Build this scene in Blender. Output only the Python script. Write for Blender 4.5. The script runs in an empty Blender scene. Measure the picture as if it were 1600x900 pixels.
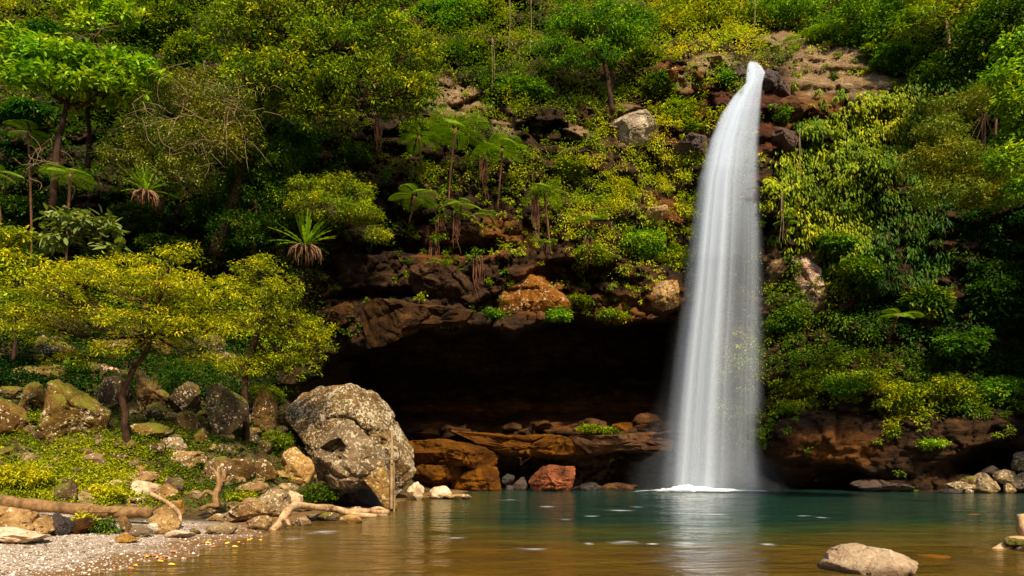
import bpy, math
import numpy as np
from mathutils import Vector
R = np.random.default_rng(7)
F = 1067.0; HZ = 713.0; CAMZ = 1.8
scn = bpy.context.scene; COL = scn.collection

# ------------------------------------------------------------------ basics
def P(px, py, Y):
    return np.array([(px-800)/F*Y, Y, CAMZ+(HZ-py)/F*Y], float)
def proj(p):
    p = np.asarray(p); Y = np.maximum(p[..., 1], .1)
    return 800+p[..., 0]/Y*F, HZ-(p[..., 2]-CAMZ)/Y*F
def sstep(a, b, x):
    t = np.clip((x-a)/(b-a), 0, 1); return t*t*(3-2*t)
def hsh(ix, iy, iz, s=0):
    h = (ix.astype(np.int64)*374761393+iy.astype(np.int64)*668265263+iz.astype(np.int64)*2147483647+s*974634777) & 0xffffffff
    h = ((h ^ (h >> 13))*1274126177) & 0xffffffff
    h = ((h ^ (h >> 16))*2246822519) & 0xffffffff
    return ((h ^ (h >> 15)) & 0xffffff)/float(0xffffff)
def vnoise(p, s=0):
    i = np.floor(p); f = p-i; f = f*f*(3-2*f); i = i.astype(np.int64); r = 0
    for dx in (0, 1):
        for dy in (0, 1):
            for dz in (0, 1):
                w = (f[:, 0] if dx else 1-f[:, 0])*(f[:, 1] if dy else 1-f[:, 1])*(f[:, 2] if dz else 1-f[:, 2])
                r = r+w*hsh(i[:, 0]+dx, i[:, 1]+dy, i[:, 2]+dz, s)
    return r*2-1
def fbm(p, s=0, o=4, g=.5):
    p = np.asarray(p, float); r = 0; a = 1; t = 0
    for k in range(o):
        r = r+a*vnoise(p*2**k+k*17.3, s+k); t += a; a *= g
    return r/t
def voro(p, s=0):
    """nearest cell: returns F1, F2, three randoms of the cell, offset vector"""
    i = np.floor(p).astype(np.int64); n = len(p)
    d1 = np.full(n, 9.); d2 = np.full(n, 9.); rr = np.zeros((n, 3)); off = np.zeros((n, 3))
    for dx in (-1, 0, 1):
        for dy in (-1, 0, 1):
            for dz in (-1, 0, 1):
                c = i+np.array([dx, dy, dz])
                q = np.stack([hsh(c[:, 0], c[:, 1], c[:, 2], s+k) for k in range(3)], 1)
                v = c+q-p; d = np.sqrt((v**2).sum(1))
                m = d < d1
                d2 = np.where(m, d1, np.minimum(d2, d)); d1 = np.where(m, d, d1)
                off[m] = v[m]
                rr[m] = np.stack([hsh(c[:, 0], c[:, 1], c[:, 2], s+7+k) for k in range(3)], 1)[m]
    return d1, d2, rr, off
def nrm(v):
    return v/np.maximum(np.linalg.norm(v, axis=-1, keepdims=True), 1e-9)

def tag(o, label, cat, group=None, kind=None):
    o['label'] = label; o['category'] = cat
    if group: o['group'] = group
    if kind: o['kind'] = kind
    return o
def mk(name, V, Fa, mat, parent=None, attrs=None, smooth=False, origin=None):
    V = np.asarray(V, np.float32); Fa = np.asarray(Fa, np.int32)
    if origin is not None: V = V-np.asarray(origin, np.float32)
    me = bpy.data.meshes.new(name); n, k = Fa.shape
    me.vertices.add(len(V)); me.vertices.foreach_set('co', V.ravel())
    me.loops.add(n*k); me.loops.foreach_set('vertex_index', Fa.ravel())
    me.polygons.add(n); me.polygons.foreach_set('loop_start', np.arange(0, n*k, k, dtype=np.int32))
    me.polygons.foreach_set('loop_total', np.full(n, k, np.int32))
    if smooth: me.polygons.foreach_set('use_smooth', np.ones(n, bool))
    for a, arr in (attrs or {}).items():
        at = me.attributes.new(a, 'FLOAT', 'POINT'); at.data.foreach_set('value', np.asarray(arr, np.float32))
    me.update(); me.validate()
    me.materials.append(mat)
    o = bpy.data.objects.new(name, me); COL.objects.link(o)
    if origin is not None and parent is None: o.location = [float(c) for c in origin]
    if parent is not None: o.parent = parent
    return o
def empty(name, loc):
    o = bpy.data.objects.new(name, None); o.location = [float(c) for c in loc]; o.empty_display_size = .3
    COL.objects.link(o); return o

# ------------------------------------------------------------------ materials
class NT:
    def __init__(s, name):
        s.m = bpy.data.materials.new(name); s.m.use_nodes = True; s.t = s.m.node_tree; s.t.nodes.clear()
        s.out = s.n('ShaderNodeOutputMaterial')
    def n(s, typ, ins=None, **kw):
        nd = s.t.nodes.new(typ)
        for k, v in kw.items(): setattr(nd, k, v)
        for k, v in (ins or {}).items():
            if isinstance(v, bpy.types.NodeSocket): s.t.links.new(v, nd.inputs[k])
            else: nd.inputs[k].default_value = v
        return nd
    def link(s, a, b): s.t.links.new(a, b)
    def ramp(s, fac, stops, interp='LINEAR'):
        r = s.n('ShaderNodeValToRGB', {'Fac': fac}); e = r.color_ramp.elements; r.color_ramp.interpolation = interp
        while len(e) < len(stops): e.new(.5)
        for q, (p, c) in zip(e, stops): q.position = p; q.color = (*c, 1) if len(c) == 3 else c
        return r.outputs[0]
    def noise(s, vec, scale, detail=6, rough=.6, dist=0):
        return s.n('ShaderNodeTexNoise', {'Vector': vec, 'Scale': scale, 'Detail': detail, 'Roughness': rough, 'Distortion': dist}).outputs['Fac']
    def mix(s, f, a, b, bt='MIX'):
        m = s.n('ShaderNodeMix', data_type='RGBA', blend_type=bt)
        for k, v in ((0, f), (6, a), (7, b)):
            if isinstance(v, bpy.types.NodeSocket): s.t.links.new(v, m.inputs[k])
            else: m.inputs[k].default_value = v if k == 0 else ((*v, 1) if len(v) == 3 else v)
        return m.outputs[2]
    def math(s, op, a, b=0., c=0.):
        m = s.n('ShaderNodeMath', operation=op)
        for k, v in enumerate((a, b, c)):
            if isinstance(v, bpy.types.NodeSocket): s.t.links.new(v, m.inputs[k])
            else: m.inputs[k].default_value = v
        return m.outputs[0]
    def attr(s, name): return s.n('ShaderNodeAttribute', attribute_name=name).outputs['Fac']
    def bump(s, h, st, dist=.05, nrm=None):
        i = {'Height': h, 'Strength': st, 'Distance': dist}
        if nrm is not None: i['Normal'] = nrm
        return s.n('ShaderNodeBump', i).outputs[0]
    def pbr(s, col, rough=.8, normal=None, spec=.3, **kw):
        i = {'Base Color': col, 'Roughness': rough, 'Specular IOR Level': spec}
        if normal is not None: i['Normal'] = normal
        i.update(kw)
        b = s.n('ShaderNodeBsdfPrincipled', i); s.link(b.outputs[0], s.out.inputs[0]); return b

LEAFRAMP = [(0, (.005, .016, .002)), (.2, (.014, .045, .003)), (.4, (.045, .095, .003)), (.56, (.115, .16, .003)), (.72, (.27, .29, .004)), (.88, (.50, .46, .005)), (1, (.66, .46, .012))]
def leaf_mat(name, ramp=LEAFRAMP, spec=.10, rough=.55, trans=.32, vary=.85):
    t = NT(name); c = t.ramp(t.attr('v'), ramp)
    gp_ = t.n('ShaderNodeNewGeometry').outputs['Position']
    c = t.mix(t.ramp(t.noise(gp_, .45, 3, .6), [(.42, (0, 0, 0)), (.64, (vary,)*3)]), c, t.mix(1., c, (.66, 1.0, 1.6), 'MULTIPLY'))
    b = t.n('ShaderNodeBsdfPrincipled', {'Base Color': c, 'Roughness': rough, 'Specular IOR Level': spec})
    c2 = t.mix(1., c, (1.3, 1.3, .3), 'MULTIPLY')
    tr = t.n('ShaderNodeBsdfTranslucent', {'Color': c2})
    mx = t.n('ShaderNodeMixShader', {0: trans, 1: b.outputs[0], 2: tr.outputs[0]})
    t.link(mx.outputs[0], t.out.inputs[0]); return t.m
M_LEAF = leaf_mat('leaf')
M_LEMON = leaf_mat('lemon_leaf', vary=.1)
FRESH = [(0, (.008, .028, .002)), (.25, (.02, .065, .004)), (.5, (.07, .16, .006)), (.7, (.17, .29, .008)), (.85, (.32, .42, .012)), (1, (.50, .48, .02))]
M_FRESH = leaf_mat('fresh_leaf', FRESH)
M_DRY = leaf_mat('dry_leaf', [(0, (.02, .026, .003)), (.35, (.08, .10, .006)), (.65, (.22, .22, .012)), (1, (.5, .40, .05))], trans=.2)
M_FERN = leaf_mat('fern_leaf', [(0, (.03, .07, .004)), (.5, (.12, .22, .008)), (1, (.34, .42, .02))], trans=.35, vary=.2)

def bark(name, a, b):
    t = NT(name); v = t.n('ShaderNodeTexCoord').outputs['Object']
    mp = t.n('ShaderNodeMapping', {'Vector': v, 'Scale': (1, 1, .25)}).outputs[0]
    n1 = t.math('ADD', t.math('MULTIPLY', t.noise(mp, 9, 8, .75), .5), t.math('MULTIPLY', t.noise(v, 2.2, 6, .7), .5)); c = t.ramp(n1, [(.38, a), (.60, b)])
    t.pbr(c, .85, t.bump(n1, 1., .08), .1); return t.m
M_BARK = bark('bark', (.012, .007, .004), (.07, .035, .018))
M_TWIG = bark('pale_twig', (.08, .05, .025), (.30, .20, .11))
M_DRIFT = bark('driftwood', (.10, .045, .015), (.58, .37, .19))
M_LOG = bark('log_wood', (.07, .035, .012), (.30, .17, .07))
M_ROOT = bark('root_fibre', (.035, .015, .008), (.20, .085, .045))
M_POST = bark('weathered_post', (.16, .10, .04), (.45, .30, .14))

def rock_mat(name, cols, lichen=0., lcol=(.60, .50, .33), moss=0., bump=1., rough=.85, spec=.12, wet=False, scale=1.):
    t = NT(name); tc = t.n('ShaderNodeTexCoord').outputs['Object']; oi = t.n('ShaderNodeObjectInfo')
    v = t.n('ShaderNodeVectorMath', {0: tc, 1: oi.outputs['Location']}, operation='ADD').outputs[0]
    n1 = t.noise(v, 1.1*scale, 8, .62, .4); n2 = t.noise(v, 7*scale, 8, .7); n3 = t.noise(v, 28*scale, 5, .7)
    f = t.math('ADD', t.math('MULTIPLY', n1, .6), t.math('MULTIPLY', n2, .4))
    c = t.ramp(f, [(.36, cols[0]), (.5, cols[1]), (.64, cols[2])])
    hv = t.n('ShaderNodeHueSaturation', {'Hue': .5, 'Saturation': t.math('ADD', .85, t.math('MULTIPLY', oi.outputs['Random'], .3)), 'Value': t.math('ADD', .75, t.math('MULTIPLY', oi.outputs['Random'], .5)), 'Color': c}).outputs[0]
    c = hv
    nz = t.n('ShaderNodeSeparateXYZ', {0: t.n('ShaderNodeNewGeometry').outputs['Normal']}).outputs['Z']
    if lichen:
        vo = t.n('ShaderNodeTexVoronoi', {'Vector': t.n('ShaderNodeVectorMath', {0: v, 1: t.n('ShaderNodeTexNoise', {'Vector': v, 'Scale': 5.}).outputs['Color']}, operation='ADD').outputs[0], 'Scale': 4.5*scale}).outputs['Distance']
        a = t.math('SUBTRACT', t.noise(v, 9*scale, 7, .75), t.math('MULTIPLY', vo, .25))
        m = t.ramp(t.math('ADD', a, t.math('MULTIPLY', t.noise(v, 1.3*scale, 2), .35)), [(.655-lichen*.085, (0, 0, 0)), (.69-lichen*.085, (1, 1, 1))])
        c = t.mix(m, c, lcol)
    if moss:
        m = t.math('MULTIPLY', t.ramp(t.noise(v, 2.2*scale, 6, .65), [(.62-moss*.2, (0, 0, 0)), (.70-moss*.2, (1, 1, 1))]), t.ramp(nz, [(.1, (0, 0, 0)), (.7, (1, 1, 1))]))
        c = t.mix(m, c, (.13, .12, .012))
    h = t.math('ADD', n2, t.math('MULTIPLY', n3, .35))
    pz = t.n('ShaderNodeSeparateXYZ', {0: t.n('ShaderNodeNewGeometry').outputs['Position']}).outputs['Z']
    wt = t.ramp(t.math('ADD', pz, t.math('MULTIPLY', n2, .15)), [(.12, (.38, .36, .34)), (.24, (1, 1, 1))])
    c = t.mix(1., c, wt, 'MULTIPLY')
    t.pbr(c, rough, t.bump(h, .7*bump, .12), spec); return t.m
M_RLICH = rock_mat('lichen_rock', [(.045, .022, .006), (.15, .080, .025), (.30, .18, .065)], lichen=.95, moss=.3, bump=1.6)
M_RTAN = rock_mat('tan_rock', [(.10, .05, .015), (.26, .145, .05), (.44, .28, .12)], lichen=.25, moss=.15)
M_RBRN = rock_mat('brown_rock', [(.03, .016, .007), (.10, .055, .02), (.2, .12, .045)], lichen=.1, moss=.6)
M_RMOSS = rock_mat('mossy_rock', [(.035, .02, .008), (.10, .06, .02), (.17, .10, .035)], lichen=.05, moss=1.)
M_RORG = rock_mat('orange_rock', [(.03, .011, .003), (.085, .033, .007), (.19, .075, .014)], bump=1.5)
M_RRED = rock_mat('red_rock', [(.04, .012, .003), (.20, .045, .006), (.42, .11, .014)], bump=1.2)
M_RWET = rock_mat('wet_rock', [(.012, .008, .006), (.035, .02, .012), (.075, .04, .022)], rough=.45, spec=.5)
M_RPALE = rock_mat('pale_rock', [(.24, .15, .08), (.46, .33, .2), (.68, .56, .42)], bump=.7)
M_RGREY = rock_mat('grey_rock', [(.06, .038, .018), (.17, .115, .06), (.34, .25, .14)], lichen=.3)
M_RSUB = rock_mat('submerged_rock', [(.2, .08, .01), (.36, .15, .02), (.5, .22, .03)])

# ------------------------------------------------------------------ terrain
def shore_x(y):
    return np.interp(y, [-60, 0, 5, 8, 10.8, 15.1, 17.3, 18.9, 20.9, 23, 26.7, 31, 33.5, 36, 45], [-2, -6, -6.5, -6.3, -6.1, -5.8, -6.2, -6.4, -5.6, -4.6, -4.6, -3.9, -3, -2, -1])
def ground_h(x, y):
    x = np.asarray(x, float); y = np.asarray(y, float)
    d = shore_x(y)+.25*np.sin(y*1.7)+.12*np.sin(y*4.1+1)-x
    up = .055*np.clip(d, 0, 12)+np.clip(d-12, 0, None)*.25+np.clip(y-17.6, 0, None)*.42*sstep(1.5, 7.5, d)*(1-.75*sstep(28, 33, y)*sstep(-14, -9.5, x))
    up = up+np.clip(-y-4, 0, 40)*.25+np.clip(-y-10, 0, 38)*.95  # unseen steep rise behind the camera, added to block low sky light
    basin = sstep(6, 22, y)
    dn = -np.minimum(.10*np.clip(-d, 0, None), .35+2.4*basin)
    back = np.clip(-y-4, 0, 60)*.25+np.clip(-y-10, 0, 38)*.95  # same sky-blocking rise on the pool side
    r = np.where(d > 0, up, np.maximum(dn+back, dn) if True else dn)
    p = np.stack([x, y, x*0], -1).reshape(-1, 3)
    n = fbm(p*.5, 3, 3).reshape(x.shape)*.25*sstep(.5, 5, d)*sstep(15, 20, y)
    n2 = fbm(p*1.6, 9, 3).reshape(x.shape)*.03
    # right bank beyond the picture edge
    rb = np.clip(x-18.5-np.clip(20-y, 0, 20)*.1, 0, 40)*.35
    return r+n+n2+rb+np.clip(y-60, 0, 100)*0
_gx = np.arange(-45, 32, .15); _gy = np.arange(2, 46, .15); _H = ground_h(*np.meshgrid(_gx, _gy))
def hlook(x, y):
    i = np.clip((x+45)/.15, 0, len(_gx)-1.001); j = np.clip((y-2)/.15, 0, len(_gy)-1.001); a = i.astype(int); b = j.astype(int); u = i-a; v = j-b
    return (_H[b, a]*(1-u)+_H[b, a+1]*u)*(1-v)+(_H[b+1, a]*(1-u)+_H[b+1, a+1]*u)*v
def gp(px, py, Y0=6., Y1=45.):
    """point where the line through a picture position meets the ground"""
    Y = np.linspace(Y0, Y1, 1200); q = np.stack([(px-800)/F*Y, Y, CAMZ+(HZ-py)/F*Y], 1)
    h = hlook(q[:, 0], q[:, 1]); b = np.where(q[:, 2] <= np.maximum(h, 0))[0]
    k = b[0] if len(b) else len(Y)-1
    return q[k]
def grid_faces(nu, nv):
    i = np.arange(nu*nv).reshape(nv, nu)
    return np.stack([i[:-1, :-1], i[:-1, 1:], i[1:, 1:], i[1:, :-1]], -1).reshape(-1, 4)

xs = np.concatenate([np.linspace(-90, -26, 30), np.linspace(-25.7, 4, 190), np.linspace(4.6, 26, 50), np.linspace(28, 90, 20)])
ys = np.concatenate([np.linspace(-80, 2, 30), np.linspace(2.4, 36, 260), np.linspace(37, 75, 20)])
X, Y = np.meshgrid(xs, ys); Z = ground_h(X, Y)
t = NT('ground'); tc = t.n('ShaderNodeTexCoord').outputs['Object']
vor = t.n('ShaderNodeTexVoronoi', {'Vector': tc, 'Scale': 22.}); vor2 = t.n('ShaderNodeTexVoronoi', {'Vector': tc, 'Scale': 55.})
sep = t.n('ShaderNodeSeparateColor', {0: vor.outputs['Color']}).outputs[0]; sep2 = t.n('ShaderNodeSeparateColor', {0: vor2.outputs['Color']}).outputs[0]
grav = t.ramp(t.math('ADD', t.math('MULTIPLY', sep, .5), t.math('MULTIPLY', sep2, .5)), [(.1, (.10, .07, .045)), (.5, (.34, .26, .19)), (.9, (.62, .53, .43))])
soil = t.ramp(t.noise(tc, 2.5, 8, .7), [(.35, (.02, .012, .005)), (.5, (.06, .035, .012)), (.68, (.10, .085, .02))])
wetc = t.ramp(t.noise(tc, 6, 6, .7), [(.3, (.08, .035, .01)), (.7, (.26, .14, .045))])
c = t.mix(t.attr('soil'), grav, soil); c = t.mix(t.attr('wet'), c, wetc)
hh = t.math('ADD', vor.outputs['Distance'], t.math('MULTIPLY', t.noise(tc, 3, 6), 1.))
t.pbr(c, .9, t.bump(hh, .8, .05), .2); M_GROUND = t.m
pp = np.stack([X, Y, Z*0], -1).reshape(-1, 3)
Zr = Z.ravel()
soil = np.clip(sstep(16.6, 18.2, Y.ravel()+fbm(pp*.8, 5)*1.2)+sstep(14, 16, -X.ravel()), 0, 1)
wet = 1-sstep(.02, .10, Zr+fbm(pp*1.5, 6)*.05)
ter = mk('terrain', np.stack([X, Y, Z], -1).reshape(-1, 3), grid_faces(len(xs), len(ys)), M_GROUND, attrs={'soil': soil, 'wet': wet}, smooth=True)
tag(ter, 'gravel shore, stony slope and pool bed beneath everything', 'terrain', kind='structure')

# ------------------------------------------------------------------ cliff
cx = [-500, 0, 200, 400, 520, 640, 800, 1000, 1120, 1240, 1400, 1500, 1600, 1750, 2100]
cy = [-350, -120, 0, 100, 200, 300, 400, 500, 600, 660, 700, 740, 900]
T = np.array([
 [66, 62, 60, 58, 58, 58, 58, 60, 60, 58, 55, 52, 48, 38, 34],
 [54, 51, 50, 49, 49, 49, 50, 53, 53, 50, 47, 44, 41, 34, 30],
 [48, 45, 44, 43, 43, 44, 45, 48, 48, 46, 43, 41, 39, 33, 28],
 [43, 41, 40, 39, 39, 40, 41, 41.5, 39.5, 40, 40, 39, 37, 32, 27],
 [40, 38, 37.5, 37, 37, 37.6, 38.2, 38.6, 38, 38, 38, 37.5, 36, 31, 26],
 [38, 36.5, 36, 36, 36.2, 36.4, 37, 37.4, 37.5, 37.4, 37, 37, 35.5, 31, 26],
 [36.5, 35.5, 35, 35.2, 35.4, 35.2, 35.6, 36.8, 37.5, 37.4, 36.5, 36.5, 35, 30, 26],
 [35, 34.5, 34.2, 34.5, 35, 34.6, 34.8, 36, 38, 37.4, 36.2, 36, 35, 30, 26],
 [33.5, 33.5, 33.5, 34.5, 36, 36, 36.4, 37, 38, 36.8, 35.6, 35.2, 35, 30, 26],
 [33, 33, 33, 34.5, 37, 38.5, 38.5, 38.5, 38.5, 35.0, 34.2, 34.0, 34.2, 30, 26],
 [33, 33, 33, 34.5, 37, 39, 39, 39, 38.5, 34.7, 34.2, 34.1, 34.6, 30, 26],
 [33, 33, 33, 35, 37, 39.5, 39.5, 39.5, 39, 35.8, 35.1, 35.6, 36, 30, 26],
 [33, 33, 33, 35, 37, 38, 38, 38, 38, 36, 35.5, 35.5, 35.5, 30, 26]], float)
def interp2(tab, gx, gy, x, y):
    x = np.clip(x, gx[0], gx[-1]-1e-6); y = np.clip(y, gy[0], gy[-1]-1e-6)
    gx = np.array(gx, float); gy = np.array(gy, float)
    i = np.searchsorted(gx, x, 'right')-1; j = np.searchsorted(gy, y, 'right')-1
    u = (x-gx[i])/(gx[i+1]-gx[i]); v = (y-gy[j])/(gy[j+1]-gy[j]); u = u*u*(3-2*u); v = v*v*(3-2*v)*.5+v*.5
    return (tab[j, i]*(1-u)+tab[j, i+1]*u)*(1-v)+(tab[j+1, i]*(1-u)+tab[j+1, i+1]*u)*v
def ell(px, py, e, soft=.35):
    a, b, rx, ry = e
    return 1-sstep(1-soft, 1+soft, np.sqrt(((px-a)/rx)**2+((py-b)/ry)**2))
LIPX = [425, 470, 525, 570, 600, 640, 700, 760, 800, 850, 900, 960, 1040, 1100, 1130]
LIPY = [650, 600, 562, 545, 525, 516, 520, 512, 522, 512, 506, 510, 498, 520, 600]
BASEX = [1150, 1190, 1230, 1262, 1300, 1340, 1375, 1395, 1415, 1450, 1500, 1600, 2200]
BASEY = [600, 640, 660, 638, 636, 626, 655, 690, 672, 662, 660, 642, 640]
GX = np.arange(-500, 2100, 3.4); GY = np.concatenate([np.arange(-350, -20, 12), np.arange(-20, 860, 3.4)])
PX, PY = [a.ravel() for a in np.meshgrid(GX, GY)]
D = interp2(T, cx, cy, PX, PY)
W0 = np.stack([(PX-800)/F*D, D, CAMZ+(HZ-PY)/F*D], 1)
lip = np.interp(PX, LIPX, LIPY)+fbm(W0*.5, 40)*14
cave = sstep(-8, 10, PY-lip)*(1-sstep(640, 674, PY+fbm(W0*.6, 41)*10))*sstep(420, 465, PX)*(1-sstep(1085, 1125, PX))
cave_prof = cave*(7+6*(1-sstep(560, 650, PY)))
# blocky rock relief
wp = W0*np.array([.28, .28, .42])+fbm(W0*.4, 50)[:, None]*.35
d1, d2, rr, off = voro(wp, 60)
blk = (rr[:, 0]-.5)*1.7+(off[:, 0]*(rr[:, 1]-.5)+off[:, 2]*(rr[:, 2]-.6))*1.6+.5*(1-sstep(0, .14, d2-d1))
wq = W0*np.array([.8, .8, 1.3])+fbm(W0*1.2, 51)[:, None]*.3
e1, e2, er, eo = voro(wq, 80)
blk2 = (er[:, 0]-.5)*.45+(eo[:, 0]*(er[:, 1]-.5)+eo[:, 2]*(er[:, 2]-.6))*.6+.40*(1-sstep(0, .08, e2-e1))
g1, g2, gr, go = voro(W0*np.array([2.2, 2.2, 3.6]), 85)
blk2 = blk2+(gr[:, 0]-.5)*.14+(go[:, 0]*(gr[:, 1]-.5)+go[:, 2]*(gr[:, 2]-.6))*.3+.12*(1-sstep(0, .1, g2-g1))
smoothbase = sstep(1190, 1230, PX)*sstep(-20, 10, PY-np.interp(PX, BASEX, BASEY))
strata = fbm(W0*np.array([.12, .12, 1.5]), 70, 4)
amp = np.clip(1-smoothbase*.6-.7*ell(PX, PY, (1305, 118, 110, 66), .3), .2, 1)*np.clip(1-.6*cave, .3, 1)
disp = blk*amp*.8+blk2*amp+strata*.55+fbm(W0*.22, 72, 4)*1.1+fbm(W0*2.2, 73, 4)*.12
# cracks and undercuts
under = 0
for e, k in (((1255, 745, 90, 24), 3.0), ((1545, 722, 60, 24), 2.0), ((640, 208, 60, 7), 1.3), ((845, 198, 40, 8), 1.6), ((895, 226, 22, 9), 1.4), ((590, 232, 70, 8), .9),
             ((900, 425, 55, 16), 2.0), ((680, 385, 120, 13), 2.2), ((620, 345, 60, 10), 1.4), ((1150, 752, 60, 26), 3), ((600, 460, 70, 9), 1.2), ((1370, 745, 50, 8), .7)):
    under = under+ell(PX, PY+fbm(W0*1., 75)*9, e, .3)*k
disp = disp+under
# the waterfall pours through a notch
notch = ell(PX, PY, (1180, 92, 24, 26), .5)*1.4
D2 = D+disp*np.clip(1-notch, 0, 1)+cave_prof+notch*.3
D2 = np.where(PY > 735, np.maximum(D2, 34.6), D2)
slant = fbm(W0*.5, 77)*.5
V = np.stack([(PX-800)/F*D2+slant*.4, D2, CAMZ+(HZ-PY)/F*D2+fbm(W0*.7, 78)*.35*(1-notch)], 1)
CLIFFV = V
# bare-rock and tint masks
def sumell(L, s=.3):
    r = 0
    n = fbm(W0*.9, 90)*.35
    for e in L:
        a, b, rx, ry = e
        d = np.sqrt(((PX-a)/rx)**2+((PY-b)/ry)**2)+n
        r = np.maximum(r, 1-sstep(1-s, 1+s, d))
    return r
pale = sumell([(715, 160, 45, 26), (590, 155, 25, 25), (690, 150, 25, 28), (790, 190, 22, 22), (990, 196, 34, 32), (900, 205, 20, 15), (1110, 98, 40, 14), (1305, 108, 84, 44), (1340, 130, 50, 22), (1265, 440, 24, 50), (1207, 420, 14, 26), (1468, 165, 22, 12), (1220, 60, 40, 12), (1055, 130, 25, 15)])
ochre = sumell([(850, 455, 65, 42), (1040, 462, 28, 26), (780, 370, 50, 30), (1050, 122, 30, 22), (1270, 160, 45, 30), (1220, 175, 25, 55), (1090, 150, 25, 40), (1040, 330, 30, 35), (1450, 145, 35, 14), (800, 650, 190, 22), (960, 640, 80, 25), (1300, 700, 90, 30), (960, 480, 60, 22), (690, 400, 40, 16)])
redwet = sumell([(1205, 150, 30, 45), (1200, 210, 28, 40), (1078, 225, 38, 22), (1120, 160, 20, 40), (1210, 230, 35, 20)])
band = sstep(-160, -110, PY-lip)*(1-sstep(880, 960, PX))*sstep(480, 520, PX)*sstep(350, 380, PY)
band2 = sstep(-90, -60, PY-lip)*sstep(700, 760, PX)*(1-sstep(1040, 1100, PX))
strip = sumell([(590, 200, 90, 30), (680, 240, 90, 30), (600, 270, 60, 20), (720, 340, 130, 55), (560, 400, 60, 40), (830, 210, 60, 16), (620, 310, 40, 30)])
belowbase = smoothbase
bare = np.clip(np.maximum.reduce([pale, redwet, sumell([(1050, 120, 40, 25), (1265, 150, 60, 45), (1305, 115, 85, 50), (1215, 160, 34, 80), (1040, 462, 28, 26), (1030, 330, 25, 25)]), band*.9, band2*.62, strip*.75, belowbase*1., sstep(-14, 0, PY-lip)*sstep(440, 470, PX)*(1-sstep(1110, 1140, PX))*1.]), 0, 1)
bare = np.maximum(bare, sstep(688, 700, PY))
t = NT('cliff_rock'); tc = t.n('ShaderNodeTexCoord').outputs['Object']
mp = t.n('ShaderNodeMapping', {'Vector': tc, 'Scale': (.5, .5, 1.6)}).outputs[0]
n1 = t.noise(tc, .5, 8, .65, .5); n2 = t.noise(mp, 2.4, 10, .7); n3 = t.noise(tc, 11, 6, .75)
f = t.math('ADD', t.math('MULTIPLY', n1, .45), t.math('MULTIPLY', n2, .55))
c = t.ramp(f, [(.36, (.008, .004, .002)), (.48, (.024, .011, .004)), (.58, (.065, .030, .009)), (.7, (.13, .060, .018))])
oc = t.ramp(n2, [(.3, (.035, .012, .003)), (.5, (.15, .052, .008)), (.7, (.30, .12, .022))])
c = t.mix(t.math('MULTIPLY', t.attr('ochre'), t.ramp(n1, [(.3, (.35,)*3), (.6, (1, 1, 1))])), c, oc)
pc = t.ramp(t.math('ADD', t.math('MULTIPLY', n3, .6), t.math('MULTIPLY', n2, .4)), [(.36, (.07, .038, .012)), (.5, (.20, .12, .05)), (.62, (.44, .32, .18))])
c = t.mix(t.attr('pale'), c, pc)
c = t.mix(t.attr('redwet'), c, t.ramp(n2, [(.3, (.015, .006, .004)), (.55, (.08, .025, .010)), (.75, (.22, .07, .02))]))
lich = t.ramp(t.math('ADD', t.math('MULTIPLY', t.noise(tc, 5, 8, .8), .7), t.math('MULTIPLY', n1, .3)), [(.60, (0, 0, 0)), (.64, (1, 1, 1))])
c = t.mix(t.math('MULTIPLY', lich, t.attr('lich')), c, (.30, .21, .10))
h = t.math('ADD', n2, t.math('MULTIPLY', n3, .35))
rg = t.math('SUBTRACT', .85, t.math('MULTIPLY', t.attr('redwet'), .5))
t.pbr(c, rg, t.bump(h, 1., .35), .15); M_CLIFF = t.m
lichm = np.clip(1-cave*2, 0, 1)*(1-belowbase)*.45
cliff = mk('cliff', V, grid_faces(len(GX), len(GY))[:, ::-1], M_CLIFF, attrs={'ochre': ochre, 'pale': pale, 'redwet': redwet, 'lich': lichm})
tag(cliff, 'tall brown and ochre rock cliff with a wide cave behind the pool', 'cliff', kind='structure')

# cliff depth lookup in picture coordinates
DG = D2.reshape(len(GY), len(GX))
def cliffY(px, py):
    i = np.clip(np.searchsorted(GX, px), 0, len(GX)-1); j = np.clip(np.searchsorted(GY, py), 0, len(GY)-1)
    return float(np.median(DG[max(j-2, 0):j+3, max(i-2, 0):i+3]))

# ------------------------------------------------------------------ leaves
class Leaves:
    def __init__(s): s.V = []; s.F = []; s.A = []; s.n = 0
    def add(s, pos, axis, normal, L, Wd, v, fold=.25, droop=.15):
        n = len(pos)
        if n == 0: return
        axis = nrm(axis); side = nrm(np.cross(axis, normal)); nn = np.cross(side, axis)
        L = np.broadcast_to(L, n)[:, None]; Wd = np.broadcast_to(Wd, n)[:, None]*.5
        b = pos; up = nn*Wd*fold
        l1 = pos+axis*L*.3-side*Wd*.85+up; l2 = pos+axis*L*.68-side*Wd*.8+up*.7-nn*L*droop*.4
        r1 = pos+axis*L*.3+side*Wd*.85+up; r2 = pos+axis*L*.68+side*Wd*.8+up*.7-nn*L*droop*.4
        tip = pos+axis*L-nn*L*droop
        V = np.stack([b, l1, l2, tip, r2, r1], 1).reshape(-1, 3)
        k = np.arange(n)[:, None]*6+s.n
        s.V.append(V); s.F.append(np.concatenate([k+np.array([0, 3, 2, 1]), k+np.array([0, 5, 4, 3])]))
        s.A.append(np.repeat(np.clip(v, 0, 1), 6)); s.n += 6*n
    def build(s, name, mat, parent=None, origin=None):
        return mk(name, np.concatenate(s.V), np.concatenate(s.F), mat, parent, {'v': np.concatenate(s.A)}, origin=origin)
def rdir(n, r=R):
    return nrm(r.normal(size=(n, 3)))
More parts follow.
